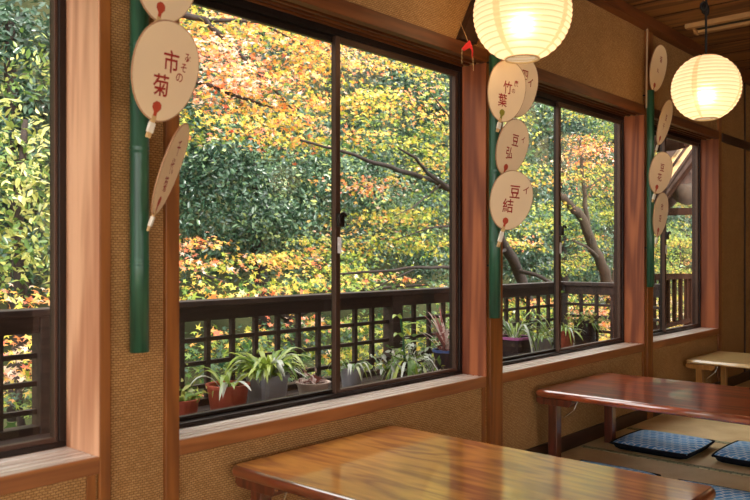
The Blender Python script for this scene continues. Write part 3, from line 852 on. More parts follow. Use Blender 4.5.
rl = thing('lattice_railing', 'dark timber lattice railing along the veranda behind the flower pots', 'railing', (0, RY, DZ))
def rbox(mb, x0, x1, y0, y1, z0, z1): return mb.box(x0, x1, y0 - RY, y1 - RY, z0 - DZ, z1 - DZ)
rbox(MB(), -3.0, 5.60, RY - 0.05, RY + 0.05, 0.793, 0.822).build('top_rail', M['rail'], rl, bevel=0.004)
rbox(MB(), -3.0, 5.58, RY - 0.024, RY + 0.024, 0.728, 0.793).build('under_rail', M['rail'], rl, bevel=0.003)
rbox(MB(), -3.0, 5.58, RY - 0.03, RY + 0.03, DZ - 0.04, DZ + 0.03).build('bottom_rail', M['rail'], rl, bevel=0.003)
PX = [-0.62, 1.43, 3.52, 5.55]
for k in range(3):
    lat = MB()
    a, b = PX[k] + 0.045, PX[k + 1] - 0.045
    n = round((b - a) / 0.144)
    for j in range(1, n):
        xx = a + (b - a) * j / n
        rbox(lat, xx - 0.012, xx + 0.012, RY - 0.012, RY + 0.010, DZ + .03, 0.728)
    for z in (0.424, 0.532, 0.640):
        rbox(lat, a, b, RY - 0.009, RY + 0.013, z - 0.010, z + 0.010)
    lat.build('lattice_panel', M['rail'], rl, bevel=0.0015)
for x in PX:
    rbox(MB(), x - 0.045, x + 0.045, RY - 0.04, RY + 0.04, DZ - 0.5, 0.793).build('post', M['rail'], rl, bevel=0.004)
# return towards the house at the far end
rr = MB(); rbox(rr, 5.50, 5.60, 0.19, RY - 0.05, 0.793, 0.822); rr.build('end_top_rail', M['rail'], rl, bevel=0.004)
rr = MB(); rbox(rr, 5.525, 5.575, 0.19, RY - 0.05, 0.728, 0.793); rr.build('end_under_rail', M['rail'], rl, bevel=0.003)
rr = MB()
for j in range(1, 6):
    y = 0.19 + (RY - .05 - .19) * j / 6; rbox(rr, 5.538, 5.562, y - 0.012, y + 0.012, DZ - .03, 0.728)
for z in (0.36, 0.45, 0.56, 0.65): rbox(rr, 5.54, 5.56, 0.19, RY - .05, z - 0.010, z + 0.010)
rr.build('end_lattice_panel', M['rail'], rl, bevel=0.0015)

# ------------------------------------------------------------------ leaves
rng = np.random.default_rng(11)
def leaf_shape(kind):
    if kind == 'maple':
        out = []
        ang = [-115, -58, 0, 58, 115]; ln = [0.55, 0.88, 1.0, 0.88, 0.55]
        out.append((0.0, -0.12, 0.0))
        for i, (a, l) in enumerate(zip(ang, ln)):
            if i > 0:
                m = math.radians((ang[i - 1] + a) / 2); out.append((0.30 * math.sin(m), 0.30 * math.cos(m), 0.02))
            r = math.radians(a); out.append((l * math.sin(r), l * math.cos(r), -0.12 * l))
        o = np.array(out) * 0.58
        return o, [tuple(range(len(out)))]
    if kind == 'oval':
        o = np.array([(0, -0.5, 0), (0.22, -0.12, 0.05), (0.17, 0.22, 0.03), (0, 0.55, -0.08), (-0.17, 0.22, 0.03), (-0.22, -0.12, 0.05)])
        return o, [(0, 1, 2, 3), (0, 3, 4, 5)]

def leaf_mesh(name, mat, parent, pos, nrm, size, tint, kind, loc=(0, 0, 0)):
    n = len(pos)
    tmpl, faces = leaf_shape(kind)
    k = len(tmpl)
    nrm = nrm / np.linalg.norm(nrm, axis=1, keepdims=True)
    a = rng.normal(size=(n, 3)); t = a - nrm * (a * nrm).sum(1, keepdims=True); t /= np.linalg.norm(t, axis=1, keepdims=True)
    b = np.cross(nrm, t)
    V = pos[:, None, :] + size[:, None, None] * (tmpl[None, :, 0:1] * t[:, None, :] + tmpl[None, :, 1:2] * b[:, None, :] + tmpl[None, :, 2:3] * nrm[:, None, :])
    V = V.reshape(-1, 3) - np.array(loc)
    fl_ = [len(f) for f in faces]
    lp = np.concatenate([np.array(f) for f in faces])
    loops = (np.arange(n)[:, None] * k + lp[None, :]).ravel()
    starts = (np.arange(n)[:, None] * len(lp) + np.concatenate([[0], np.cumsum(fl_)[:-1]])[None, :]).ravel()
    me = bpy.data.meshes.new(name)
    me.vertices.add(len(V)); me.vertices.foreach_set('co', V.astype(np.float32).ravel())
    me.loops.add(len(loops)); me.loops.foreach_set('vertex_index', loops.astype(np.int32))
    me.polygons.add(len(starts)); me.polygons.foreach_set('loop_start', starts.astype(np.int32))
    me.update(calc_edges=True); me.validate()
    at = me.attributes.new('tint', 'FLOAT', 'FACE')
    at.data.foreach_set('value', np.repeat(np.clip(tint, 0, 1), len(faces)).astype(np.float32))
    me.materials.append(mat)
    o = bpy.data.objects.new(name, me)
    return link(o, parent)

def blob_leaves(blobs, size, kind, cover=2.6, spray=(0.30, 0.05), up=1.0, jit=0.55):
    """blobs: (px, py, y, rx_px, rz_px, tint, sd) -> leaf positions in metres"""
    PP, NN, SS, TT = [], [], [], []
    for (px, py, y, rx, rz, tint, sd) in blobs:
        t = depth(px, y); c = np.array(P(px, py, y))
        R = np.array([rx * t / FPX * 1.05, max(0.35, rx * t / FPX * 0.6), rz * t / FPX])
        lpx = size * FPX / t
        n = int(cover * PI * rx * rz / (lpx * lpx * 0.30))
        ns = max(3, n // 45)
        d = rng.normal(size=(ns, 3)); d /= np.linalg.norm(d, axis=1, keepdims=True)
        sc = c + d * R * (rng.random((ns, 1)) ** 0.42)
        stint = rng.normal(0, sd, ns)
        idx = rng.integers(0, ns, n)
        o = rng.normal(size=(n, 3)) * np.array([spray[0], spray[0], spray[1]]) * 0.6
        # sprays tilt a little, drooping outwards
        pos = sc[idx] + o; pos[:, 2] -= 0.35 * (o[:, 0] ** 2 + o[:, 1] ** 2)
        nr = rng.normal(size=(n, 3)) * jit + np.array([0, -0.35, up]) + d[idx] * 0.35
        PP.append(pos); NN.append(nr)
        SS.append(size * (0.65 + 0.7 * rng.random(n)))
        TT.append(tint + stint[idx] + rng.normal(0, sd * 0.7, n))
    return np.concatenate(PP), np.concatenate(NN), np.concatenate(SS), np.concatenate(TT)

def path(pts, y, r0, r1, fwd=0.0):
    out = []
    for i, p in enumerate(pts):
        yy = p[2] if len(p) > 2 else y
        out.append(P(p[0], p[1], yy - fwd * min(1.0, 1.6 * i / (len(pts) - 1))))
    n = len(out)
    return out, [r0 + (r1 - r0) * i / (n - 1) for i in range(n)]

def tree(name, label, cat, base, blobs, size, kind, mat, limbs, bark='bark', cover=2.6, group=None, fwd=0.0, **kw):
    root = thing(name, label, cat, base, group)
    pos, nr, sz, tn = blob_leaves(blobs, size, kind, cover, **kw)
    if limbs:
        mb = MB(); bl = Vector(base)
        trunk = MB()
        for i, (pts, y, r0, r1) in enumerate(limbs):
            p, r = path(pts, y, r0, r1, fwd if i else 0.0)
            p = [q - bl for q in p]
            # subdivide for a natural, slightly crooked line
            q_, rr_ = [], []
            for a in range(len(p) - 1):
                for s_ in range(4):
                    f = s_ / 4
                    v = p[a].lerp(p[a + 1], f)
                    if a or s_: v = v + Vector((random.uniform(-1, 1), random.uniform(-1, 1), random.uniform(-1, 1))) * r[a] * 0.35
                    q_.append(v); rr_.append(r[a] + (r[a + 1] - r[a]) * f)
            q_.append(p[-1]); rr_.append(r[-1])
            (trunk if i == 0 else mb).tube(q_, rr_, 9 if r0 > 0.03 else 6)
        trunk.build('trunk', M[bark], root, smooth=True)
        if mb.v: mb.build('branches', M[bark], root, smooth=True)
    leaf_mesh('foliage', mat, root, pos, nr, sz, tn, kind, base)
    return root

GZ = -2.6
def gbase(px, y):
    p = P(px, 255, y); return (p.x, p.y, hill(p.x, p.y) - 0.05)
def hill(x, y):
    s = max(0.0, y - 4.5)
    return GZ + 0.55 * s + 0.055 * s * s + 0.25 * math.sin(x * 0.7 + y * 0.5)

# hillside
hm = MB(); nx, ny = 60, 26
vs = []
for j in range(ny + 1):
    for i in range(nx + 1):
        x = -22 + 92 * i / nx; y = 0.9 + 19.0 * j / ny
        vs.append((x, y, hill(x, y)))
hm.add(vs, [(j * (nx + 1) + i, j * (nx + 1) + i + 1, (j + 1) * (nx + 1) + i + 1, (j + 1) * (nx + 1) + i) for j in range(ny) for i in range(nx)])
structure(hm.build('hillside', M['earth'], smooth=True), 'wooded hillside beyond the veranda')

# ---- maples
tree('maple_tree', 'orange and pink autumn maple filling the upper left of the large window', 'tree', gbase(120, 3.4), [
    (200, 20, 3.8, 40, 30, 0.55, 0.20), (240, 30, 3.4, 40, 30, 0.74, 0.19), (285, 45, 3.4, 40, 32, 0.70, 0.18), (215, 75, 3.2, 42, 36, 0.86, 0.18),
    (255, 85, 3.0, 44, 34, 0.82, 0.19), (295, 95, 3.0, 38, 34, 0.70, 0.18), (320, 60, 3.3, 28, 44, 0.62, 0.16), (200, 115, 3.0, 36, 22, 0.50, 0.18),
    (270, 125, 2.9, 44, 20, 0.62, 0.20), (310, 135, 3.0, 30, 20, 0.56, 0.18), (205, 140, 3.3, 34, 14, 0.38, 0.14), (250, 10, 3.8, 60, 24, 0.66, 0.20), (320, 20, 3.6, 36, 26, 0.66, 0.19),
    (150, 60, 3.4, 30, 50, 0.80, 0.18)],
    0.062, 'maple', M['maple'],
    [([(128, 420, 3.4), (136, 250, 3.4), (150, 120, 3.4), (158, -20, 3.5)], 3.4, .10, .05),
     ([(150, 120, 3.4), (190, 80, 3.3), (235, 95, 3.1), (300, 118, 3.0)], 3.2, .03, .006),
     ([(156, 10, 3.4), (205, 20, 3.3), (235, 50, 3.2), (270, 85, 3.1), (300, 118, 3.0)], 3.2, .03, .006),
     ([(205, 20, 3.3), (260, 22, 3.4), (330, 60, 3.4)], 3.3, .02, .005)], 'darkbark', cover=2.2)
tree('maple_tree', 'yellow green maple with long dark boughs in the right half of the large window', 'tree', gbase(520, 3.2), [
    (355, 50, 3.2, 26, 28, 0.64, 0.17), (400, 55, 3.1, 36, 26, 0.58, 0.17), (440, 80, 3.0, 32, 26, 0.43, 0.17), (360, 95, 3.0, 30, 26, 0.58, 0.18),
    (400, 105, 2.9, 38, 26, 0.53, 0.17), (440, 125, 2.8, 32, 26, 0.39, 0.17), (365, 135, 2.9, 32, 20, 0.54, 0.17), (405, 145, 2.8, 36, 18, 0.42, 0.17),
    (440, 165, 2.8, 30, 18, 0.39, 0.17), (370, 180, 3.2, 34, 16, 0.61, 0.19), (420, 205, 3.0, 38, 20, 0.39, 0.17), (375, 215, 3.3, 30, 18, 0.33, 0.17),
    (400, 240, 3.0, 44, 16, 0.39, 0.17), (440, 245, 2.8, 30, 18, 0.39, 0.17), (365, 252, 3.2, 30, 12, 0.41, 0.18), (480, 150, 3.0, 30, 80, 0.35, 0.17),
    (512, 110, 3.0, 26, 30, 0.33, 0.15), (540, 95, 3.2, 20, 24, 0.29, 0.13), (520, 165, 3.2, 24, 26, 0.41, 0.17), (540, 215, 3.4, 24, 24, 0.33, 0.17), (520, 245, 3.2, 24, 16, 0.47, 0.19)],
    0.058, 'maple', M['maple'],
    [([(545, 420, 3.2), (530, 305, 3.2), (517, 270, 3.2), (496, 230, 3.1), (470, 205, 3.0), (455, 192, 3.0), (438, 182, 3.0)], 3.2, .085, .035),
     ([(438, 182, 3.0), (405, 172, 2.9), (375, 163, 2.9), (345, 152, 3.0), (300, 140, 3.1)], 3, .028, .008),
     ([(455, 192, 3.0), (428, 174, 2.9), (416, 158, 2.9), (398, 148, 2.9)], 3, .026, .008),
     ([(496, 230, 3.1), (462, 224, 2.8), (430, 228, 2.8), (395, 240, 2.8)], 3, .016, .004),
     ([(505, 250, 3.1), (462, 268, 2.7), (420, 267, 2.7), (385, 271, 2.7), (340, 274, 2.8)], 3, .022, .008),
     ([(420, 267, 2.7), (390, 280, 2.7), (372, 290, 2.7)], 3, .010, .004),
     ([(440, 185, 2.9), (412, 208, 2.8), (390, 218, 2.8)], 3, .010, .003),
     ([(462, 132, 2.8), (440, 105, 2.8), (426, 88, 2.8)], 3, .010, .004),
     ([(470, 205, 3.0), (478, 120, 3.0), (500, 40, 3.0)], 3, .04, .015),
     ([(478, 130, 3.0), (520, 115, 3.0), (545, 98, 3.0)], 3, .014, .004),
     ([(517, 270, 3.2), (536, 275, 3.2), (556, 286, 3.2)], 3.2, .03, .02)], 'darkbark', cover=1.9, fwd=0.6)
tree('maple_tree', 'green maple with a leaning grey trunk in the third window', 'tree', gbase(615, 4.0), [
    (580, 105, 4.2, 26, 20, .30, .12), (610, 120, 4.2, 24, 22, .30, .12), (590, 150, 4.0, 28, 20, .74, .14), (575, 178, 4.2, 24, 16, .46, .2),
    (610, 178, 4.2, 22, 18, .44, .22), (590, 205, 4.4, 24, 16, .28, .16), (612, 215, 4.2, 18, 22, .36, .16), (565, 225, 4.4, 20, 16, .26, .14),
    (590, 245, 4.6, 26, 14, .32, .16), (640, 160, 4.2, 24, 60, .32, .16), (575, 265, 4.8, 30, 12, .32, .16)],
    0.058, 'maple', M['maple'],
    [([(622, 420, 4.0), (612, 300, 4.0), (605, 272, 4.0), (592, 240, 4.0), (578, 213, 4.0), (566, 200, 4.0), (556, 190, 4.0)], 4, .115, .05),
     ([(590, 240, 4.0), (586, 212, 4.0), (583, 180, 4.0), (580, 140, 4.1)], 4, .05, .02),
     ([(600, 258, 4.0), (585, 246, 3.9), (572, 240, 3.9)], 4, .03, .012),
     ([(612, 300, 4.0), (616, 255, 4.1), (622, 220, 4.2), (618, 180, 4.3)], 4, .05, .02),
     ([(583, 190, 4.0), (600, 180, 4.1), (616, 165, 4.2)], 4, .02, .006)], 'bark', cover=1.9)
tree('maple_tree', 'low spreading yellow and orange maple just above the railing, seen from above', 'tree', gbase(300, 2.6), [
    (190, 245, 3.6, 34, 14, 0.82, 0.16), (215, 262, 3.2, 44, 14, 0.58, 0.20), (260, 262, 3.4, 44, 12, 0.52, 0.20), (300, 262, 3.4, 40, 14, 0.48, 0.20), (330, 240, 3.8, 30, 16, 0.70, 0.22),
    (200, 285, 2.4, 50, 14, 0.44, 0.20), (260, 285, 2.4, 50, 14, 0.46, 0.20), (320, 285, 2.4, 46, 14, 0.36, 0.21), (380, 285, 2.4, 46, 12, 0.34, 0.20), (435, 285, 2.4, 36, 12, 0.32, 0.20),
    (350, 265, 3.0, 36, 12, 0.44, 0.21), (20, 300, 2.6, 50, 12, 0.52, 0.20), (-30, 290, 2.6, 40, 14, 0.52, 0.20)],
    0.062, 'maple', M['maple'], [([(300, 560, 2.6), (298, 420, 2.6), (290, 320, 2.6), (284, 290, 2.6)], 2.6, .07, .03),
     ([(290, 320, 2.6), (240, 290, 2.6), (205, 275, 3.0)], 2.6, .025, .008), ([(290, 320, 2.6), (350, 290, 2.5), (430, 285, 2.4)], 2.6, .025, .008)], 'darkbark', cover=2.2)
# ---- evergreen and shrubs
tree('evergreen_tree', 'dense dark green evergreen behind the maples in the large window', 'tree', gbase(255, 6.0), [
    (200, 175, 6.2, 34, 44, .34, .2), (235, 165, 6.0, 36, 44, .38, .2), (270, 185, 5.8, 40, 44, .36, .2), (310, 180, 6.0, 34, 48, .46, .22),
    (240, 215, 5.6, 44, 28, .32, .2), (290, 220, 5.6, 44, 26, .34, .22), (190, 120, 6.6, 40, 60, .36, .2), (330, 190, 6.2, 28, 46, .5, .22), (170, 200, 6.2, 30, 46, .34, .2),
    (250, 110, 6.8, 70, 40, .34, .2), (370, 195, 6.4, 36, 40, .44, .22), (420, 215, 6.6, 40, 40, .38, .22), (200, 245, 6.2, 50, 26, .32, .2), (270, 250, 6.2, 50, 22, .32, .2), (350, 245, 6.4, 50, 24, .36, .2), (430, 255, 6.4, 50, 24, .36, .2),
    (240, 50, 7.0, 80, 50, .22, .16), (360, 70, 7.0, 70, 60, .22, .16), (440, 110, 7.0, 60, 70, .24, .16), (430, 170, 7.0, 50, 40, .3, .18), (350, 150, 7.0, 50, 40, .3, .18)],
    0.07, 'oval', M['ever'], [([(262, 330, 6.0), (258, 250, 6.0), (255, 160, 6.0)], 6, .12, .05)], 'darkbark', cover=2.5, spray=(.3, .16), up=.6, jit=.9)
tree('leafy_shrub', 'yellow green leafy shrub outside the nearest window', 'shrub', gbase(10, 3.2), [
    (20, 110, 3.4, 34, 26, .55, .22), (45, 140, 3.2, 30, 30, .52, .22), (0, 170, 3.2, 36, 36, .50, .22), (40, 200, 3.0, 36, 32, .55, .22), (0, 235, 3.0, 40, 30, .55, .22),
    (45, 255, 3.0, 30, 22, .48, .22), (35, 70, 3.8, 26, 22, .48, .2), (75, 190, 3.4, 30, 70, .4, .2), (-40, 180, 3.4, 40, 80, .4, .2), (20, 280, 3.0, 40, 16, .4, .2)],
    0.058, 'oval', M['shrub'], [([(15, 420, 3.3), (18, 260, 3.3), (25, 120, 3.4)], 3.3, .05, .02)], 'darkbark', cover=1.5, spray=(.24, .12), up=.7, jit=.9)
tree('evergreen_tree', 'dark green trees high behind the shrub in the nearest window', 'tree', gbase(10, 6.5), [
    (10, 30, 6.4, 50, 44, .30, .14), (60, 60, 6.6, 50, 60, .30, .14), (0, 110, 6.6, 60, 50, .30, .14), (120, 90, 6.6, 60, 90, .36, .14), (30, 190, 6.6, 70, 60, .22, .14), (30, 260, 6.4, 80, 36, .22, .14), (40, 150, 6.5, 70, 60, .24, .14), (-60, 80, 6.6, 60, 100, .3, .14)],
    0.09, 'oval', M['ever'], [([(20, 330, 6.5), (15, 200, 6.5), (10, 20, 6.5)], 6.5, .14, .05)], 'darkbark', cover=2.0, spray=(.3, .16), up=.6, jit=.9)
tree('evergreen_tree', 'blue green trees behind the leaning maple in the third window', 'tree', gbase(560, 7.5), [
    (510, 130, 7.5, 40, 60, 0.35, .18), (560, 130, 7.5, 40, 50, 0.26, .16), (610, 130, 7.5, 40, 50, 0.30, .18), (520, 220, 7.0, 40, 40, 0.36, .16), (570, 225, 7.0, 40, 40, 0.40, .16),
    (620, 220, 7.5, 34, 50, 0.36, .18), (660, 200, 8.0, 30, 90, 0.40, .2), (690, 200, 8.5, 26, 90, 0.30, .2), (530, 265, 7.0, 50, 30, 0.25, .2), (600, 270, 7.2, 50, 30, 0.25, .2)],
    0.095, 'oval', M['ever'], [([(565, 330, 7.5), (562, 250, 7.5), (560, 120, 7.5)], 7.5, .15, .06)], 'darkbark', cover=2.0, spray=(.34, .18), up=.6, jit=.9)
# ---- undergrowth seen through the lattice and past the last window
tree('leafy_shrub', 'mixed green undergrowth seen through the lattice of the large window', 'shrub', gbase(300, 2.2), [
    (195, 350, 2.2, 40, 30, 0.24, .18), (240, 345, 2.2, 40, 30, 0.24, .18), (290, 345, 2.2, 44, 30, 0.24, .2), (340, 340, 2.2, 44, 30, 0.29, .18), (390, 335, 2.2, 44, 30, 0.24, .18), (440, 330, 2.2, 40, 30, 0.24, .18),
    (200, 400, 2.0, 40, 24, 0.29, .2), (280, 390, 2.0, 50, 30, 0.19, .18)],
    0.062, 'maple', M['maple'], [([(300, 560, 2.3), (300, 420, 2.3), (300, 350, 2.3)], 2.3, .04, .015)], 'darkbark', cover=2.3, jit=.7)
tree('leafy_shrub', 'russet and green shrub below the rail in the nearest window', 'shrub', gbase(10, 2.0), [
    (0, 345, 2.2, 50, 22, .80, .2), (50, 350, 2.2, 40, 26, .75, .2), (0, 385, 2.0, 50, 26, .85, .2), (30, 425, 1.8, 50, 26, .3, .15), (60, 400, 2.0, 40, 30, .5, .25)],
    0.062, 'maple', M['maple'], [([(20, 560, 2.1), (20, 470, 2.1), (20, 390, 2.1)], 2.1, .04, .015)], 'darkbark', cover=1.7, jit=.7)
tree('leafy_shrub', 'orange leaved shrub behind the railing corner in the third window', 'shrub', gbase(590, 3.6), [
    (520, 305, 3.0, 34, 20, .34, .16), (560, 305, 3.4, 34, 22, .4, .2), (595, 310, 3.8, 30, 20, .78, .16), (615, 330, 3.8, 30, 22, .66, .2), (590, 345, 3.8, 40, 24, .6, .2), (530, 340, 2.8, 40, 30, .3, .16)],
    0.062, 'maple', M['maple'], [([(590, 480, 3.6), (590, 400, 3.6), (588, 320, 3.6)], 3.6, .04, .015)], 'darkbark', cover=1.7, jit=.7)
tree('maple_tree', 'small yellow green maple outside the last narrow window', 'tree', gbase(680, 4.6), [
    (660, 250, 4.8, 20, 24, .42, .16), (684, 240, 4.8, 20, 22, .42, .16), (680, 270, 4.8, 22, 16, .46, .2), (684, 300, 4.6, 24, 18, .52, .22), (664, 310, 4.6, 20, 20, .60, .2), (690, 200, 5.4, 18, 16, .5, .16), (676, 330, 4.6, 26, 14, .5, .2)],
    0.062, 'maple', M['maple'], [([(684, 460, 4.8), (682, 330, 4.8), (680, 240, 4.8)], 4.8, .06, .02),
     ([(682, 280, 4.8), (670, 262, 4.8), (660, 250, 4.8)], 4.8, .02, .008), ([(682, 300, 4.8), (692, 285, 4.8), (700, 265, 4.8)], 4.8, .02, .008)], 'darkbark', cover=1.8)

# ---- hillside woodland: many bushes, each its own
for k in range(40):
    gx, gy = k % 14, k // 14
    x = -13 + 5.0 * gx + (2.5 if gy % 2 else 0) + random.uniform(-.3, .3); y = 9.6 + 3.2 * gy + random.uniform(-.3, .3)
    z = hill(x, y); r = 1.9 + 0.3 * random.random()
    n = 900
    d = rng.normal(size=(n, 3)); d /= np.linalg.norm(d, axis=1, keepdims=True); d[:, 2] = np.abs(d[:, 2]) * 1.1
    pos = np.array((x, y, z + 0.2)) + d * r * (0.75 + 0.3 * rng.random((n, 1)))
    root = thing('hillside_bush', 'green bush on the wooded slope far behind the garden maples', 'bush', (x, y, z), 'bushes on the wooded slope')
    leaf_mesh('foliage', M['ever'], root, pos, d + rng.normal(size=(n, 3)) * 0.6 + np.array((0, 0, .4)), 0.20 * (0.6 + 0.8 * rng.random(n)), rng.normal(0.35 + 0.3 * ((k * 7) % 5 == 0), .16, n), 'oval', (x, y, z))
    MB().tube([(0, 0, -0.2), (0.03, 0, r * 0.4), (0, 0.05, r * 0.8)], [0.06, 0.045, 0.02], 7).build('stem', M['darkbark'], root)

# ------------------------------------------------------------------ neighbouring roof and rail in the last window
nb = P(680, 250, 2.2)
sh = thing('roofed_gate', 'neighbouring bark roofed gate seen through the last narrow window', 'building', (nb.x, nb.y, hill(nb.x, nb.y)))
def lp(px, py, y): return P(px, py, y) - sh.location
bz = sh.location.z
r_ = MB()
a = lp(664, 178, 2.0); b = lp(706, 118, 2.0); off = P(696, 150, 3.6) - P(696, 150, 2.0)
def slab(mb, a, b, t, dy):
    d = Vector((0, dy, 0)); dn = Vector((0, 0, -t))
    vs = [a, b, b + d, a + d, a + dn, b + dn, b + d + dn, a + d + dn]
    mb.add(vs, [(0, 1, 2, 3), (7, 6, 5, 4), (0, 4, 5, 1), (1, 5, 6, 2), (2, 6, 7, 3), (3, 7, 4, 0)])
slab(r_, a, b, 0.22, 0.30); r_.build('roof', M['roofm'], sh, bevel=0.03)
r2 = MB(); slab(r2, lp(663, 196, 2.1), lp(706, 138, 2.1), 0.10, 0.25); r2.build('eave_board', M['roofm'], sh, bevel=0.01)
r3 = MB(); slab(r3, lp(672, 190, 2.2), lp(708, 156, 2.2), 0.26, 0.25); r3.build('under_roof', M['roofm'], sh, bevel=0.03)
for (q0, q1, mm) in (((664, 172), (704, 116), 'fixture'), ((664, 184), (704, 128), 'fixture'), ((666, 199), (704, 149), 'matte_dark')):
    MB().beam(lp(q0[0], q0[1], 1.97), lp(q1[0], q1[1], 1.97), 0.05, 0.035).build('verge_board', M[mm], sh, bevel=0.006)
q_ = lp(687, 140, 1.8); MB().tube([q_, q_ + Vector((0.02, 0.16, 0)), q_ + Vector((0.05, 0.5, 0))], [0.10, 0.12, 0.12], 16).build('ridge_log', M['matte_dark'], sh, smooth=False)
q_ = lp(684, 192, 2.0); MB().tube([q_ + Vector((-.22, 0, .03)), q_ + Vector((-.1, 0, -.02)), q_ + Vector((.12, 0, -.03)), q_ + Vector((.5, 0, .06))], [0.06, 0.13, 0.15, 0.12], 14).build('eave_log', M['bark'], sh, smooth=True)
MB().beam(lp(655, 212, 2.4), lp(720, 211, 2.4), 0.14, 0.11).build('tie_beam', M['matte_dark'], sh, bevel=0.006)
p_ = lp(712, 212, 2.4)
MB().box(p_.x - .09, p_.x + .09, p_.y - .09, p_.y + .09, 0, p_.z + 0.75).build('post', M['matte_dark'], sh, bevel=0.006)
nr_ = P(650, 277, 1.6); ne = P(689, 276, 1.9)
fr_ = thing('garden_fence', 'dark fence with thin balusters outside the last narrow window', 'fence', (nr_.x, nr_.y, hill(nr_.x, nr_.y)))
A_ = nr_ - fr_.location; B_ = ne - fr_.location
MB().beam(A_, B_, 0.10, 0.07).build('top_rail', M['matte_dark'], fr_, bevel=0.004)
MB().beam(A_ - Vector((0, 0, .6)), B_ - Vector((0, 0, .6)), 0.06, 0.05).build('bottom_rail', M['matte_dark'], fr_, bevel=0.004)
for k in range(6):
    c = A_.lerp(B_, (k + 0.5) / 6)
    MB().box(c.x - .022, c.x + .022, c.y - .022, c.y + .022, c.z - .62, c.z).build('baluster', M['matte_dark'], fr_)
for f in (0.0, 1.0):
    c = A_.lerp(B_, f); MB().box(c.x - .05, c.x + .05, c.y - .05, c.y + .05, 0, c.z).build('post', M['matte_dark'], fr_)

# ------------------------------------------------------------------ pots and plants on the deck
def ribbon(V, F, T, p0, az, L, w, lift, droop, tint, n=7):
    d = Vector((math.cos(az), math.sin(az), 0)); s = Vector((-d.y, d.x, 0))
    b0 = len(V)
    for i in range(n + 1):
        f = i / n
        c = Vector(p0) + d * (L * f) + Vector((0, 0, lift * L * (f - droop * f * f)))
        ww = w * (math.sin(PI * (0.12 + 0.88 * f)) ** 0.7) * (1 if f < 1 else 0.05)
        V.append(c - s * ww); V.append(c + Vector((0, 0, -ww * 0.35))); V.append(c + s * ww)
    for i in range(n):
        k = b0 + i * 3
        F.append((k, k + 1, k + 4, k + 3)); F.append((k + 1, k + 2, k + 5, k + 4)); T.append(tint); T.append(tint)

def plant_mesh(V, F, T, mat, parent, loc):
    me = bpy.data.meshes.new('foliage'); me.from_pydata([tuple(v) for v in V], [], F)
    at = me.attributes.new('tint', 'FLOAT', 'FACE'); at.data.foreach_set('value', np.clip(np.array(T), 0, 1).astype(np.float32))
    me.polygons.foreach_set('use_smooth', [True] * len(F))
    me.materials.append(mat)
    o = bpy.data.objects.new('foliage', me); o.location = loc
    return link(o, parent)

def pot(label, px, py, y, r, h, mat, rim=None, square=0.0, taper=0.78, group='plant pots on the veranda deck', cat='plant pot'):
    p = P(px, py, y)
    root = thing('flower_pot', label, cat, (p.x, y, DZ), group)
    rb = r * taper
    body = MB().lathe([(rb * 0.96, 0.0), (rb, 0.004), (r * 0.95, h * 0.86), (r * 0.95, h * 0.98), (r * 0.86, h * 0.98), (r * 0.82, h * 0.8)], 32, square=square).cap(rb * 0.96, 0.0, 32, square=square)
    bo = body.build('body', mat, root, smooth=False)
    MB().lathe([(r * 0.95, h * 0.88), (r * 1.03, h * 0.89), (r * 1.04, h), (r * 0.90, h), (r * 0.88, h * 0.95)], 32, square=square).build('rim', rim or mat, bo)
    MB().cap(r * 0.84, h * 0.88, 32, square=square).build('soil', M['soil'], root)
    return root, h * 0.9

def straps(root, h, n, L, w, lift, droop, tints, rmax, mat='strap', azr=(0, 2 * PI)):
    V, F, T = [], [], []
    for k in range(n):
        az = random.uniform(*azr); rr_ = random.uniform(0, rmax)
        ribbon(V, F, T, (rr_ * math.cos(az), rr_ * math.sin(az), h), az + random.uniform(-.4, .4), L * random.uniform(.6, 1.15), w * random.uniform(.7, 1.2), lift * random.uniform(.5, 1.4), droop * random.uniform(.8, 1.2), random.choice(tints) + random.uniform(-.06, .06))
    return plant_mesh(V, F, T, M[mat], root, (0, 0, 0))

def sprigs(root, h, n, size, spread, tints, mat, zup=0.1):
    pos = np.stack([rng.normal(0, spread, n), rng.normal(0, spread, n), h + np.abs(rng.normal(0, zup, n))], 1)
    tn = np.array([random.choice(tints) for _ in range(n)]) + rng.normal(0, .06, n)
    w = np.array(root.location)
    o = leaf_mesh('sprigs', M[mat], root, pos, rng.normal(size=(n, 3)) * .8 + np.array((0, 0, .7)), size * (.6 + .8 * rng.random(n)), tn, 'oval')
    return o

PY = 0.75
r, h = pot('small terracotta pot at the left edge of the large window', 184, 410, 0.72, 0.062, 0.10, M['terra'])
straps(r, h, 16, .10, .012, .8, .9, [.5, .6, .3], .03); sprigs(r, h, 50, .035, .05, [.45, .6], 'shrub', .05)
r, h = pot('terracotta pot with pale drooping leaves left of the grey square pot', 228, 395, PY, 0.094, 0.128, M['terra'])
straps(r, h, 12, .17, .012, 1.3, 1.0, [.78, .85, .6, .5], .05)
r, h = pot('grey square pot with a large bushy strap leaved plant', 267, 388, PY, 0.082, 0.145, M['greypot'], None, 3.0, .84)
straps(r, h, 150, .18, .012, 1.6, .85, [.4, .5, .62, .68, .84], .05)
r, h = pot('low pale pot with small reddish succulents left of the mullion', 313, 385, PY, 0.082, 0.075, M['clearpot'])
straps(r, h, 16, .06, .008, 1.2, .9, [.3, .9, .95], .05, 'dry'); sprigs(r, h, 40, .03, .045, [.95, .4], 'dry', .03)
r, h = pot('grey round pot just right of the large window mullion', 352, 377, PY, 0.062, 0.115, M['greypot'])
straps(r, h, 20, .13, .007, 1.6, 1.15, [.3, .5, .8, .9], .03)
r, h = pot('dark pot hidden under silvery drooping leaves', 408, 368, PY, 0.085, 0.11, M['darkpot'])
straps(r, h, 60, .16, .008, 1.0, 2.0, [.25, .4, .6, .85, .92], .07); sprigs(r, h - .05, 230, .042, .085, [.25, .45, .8, .88, .95], 'strap', .06)
V, F, T = [], [], []
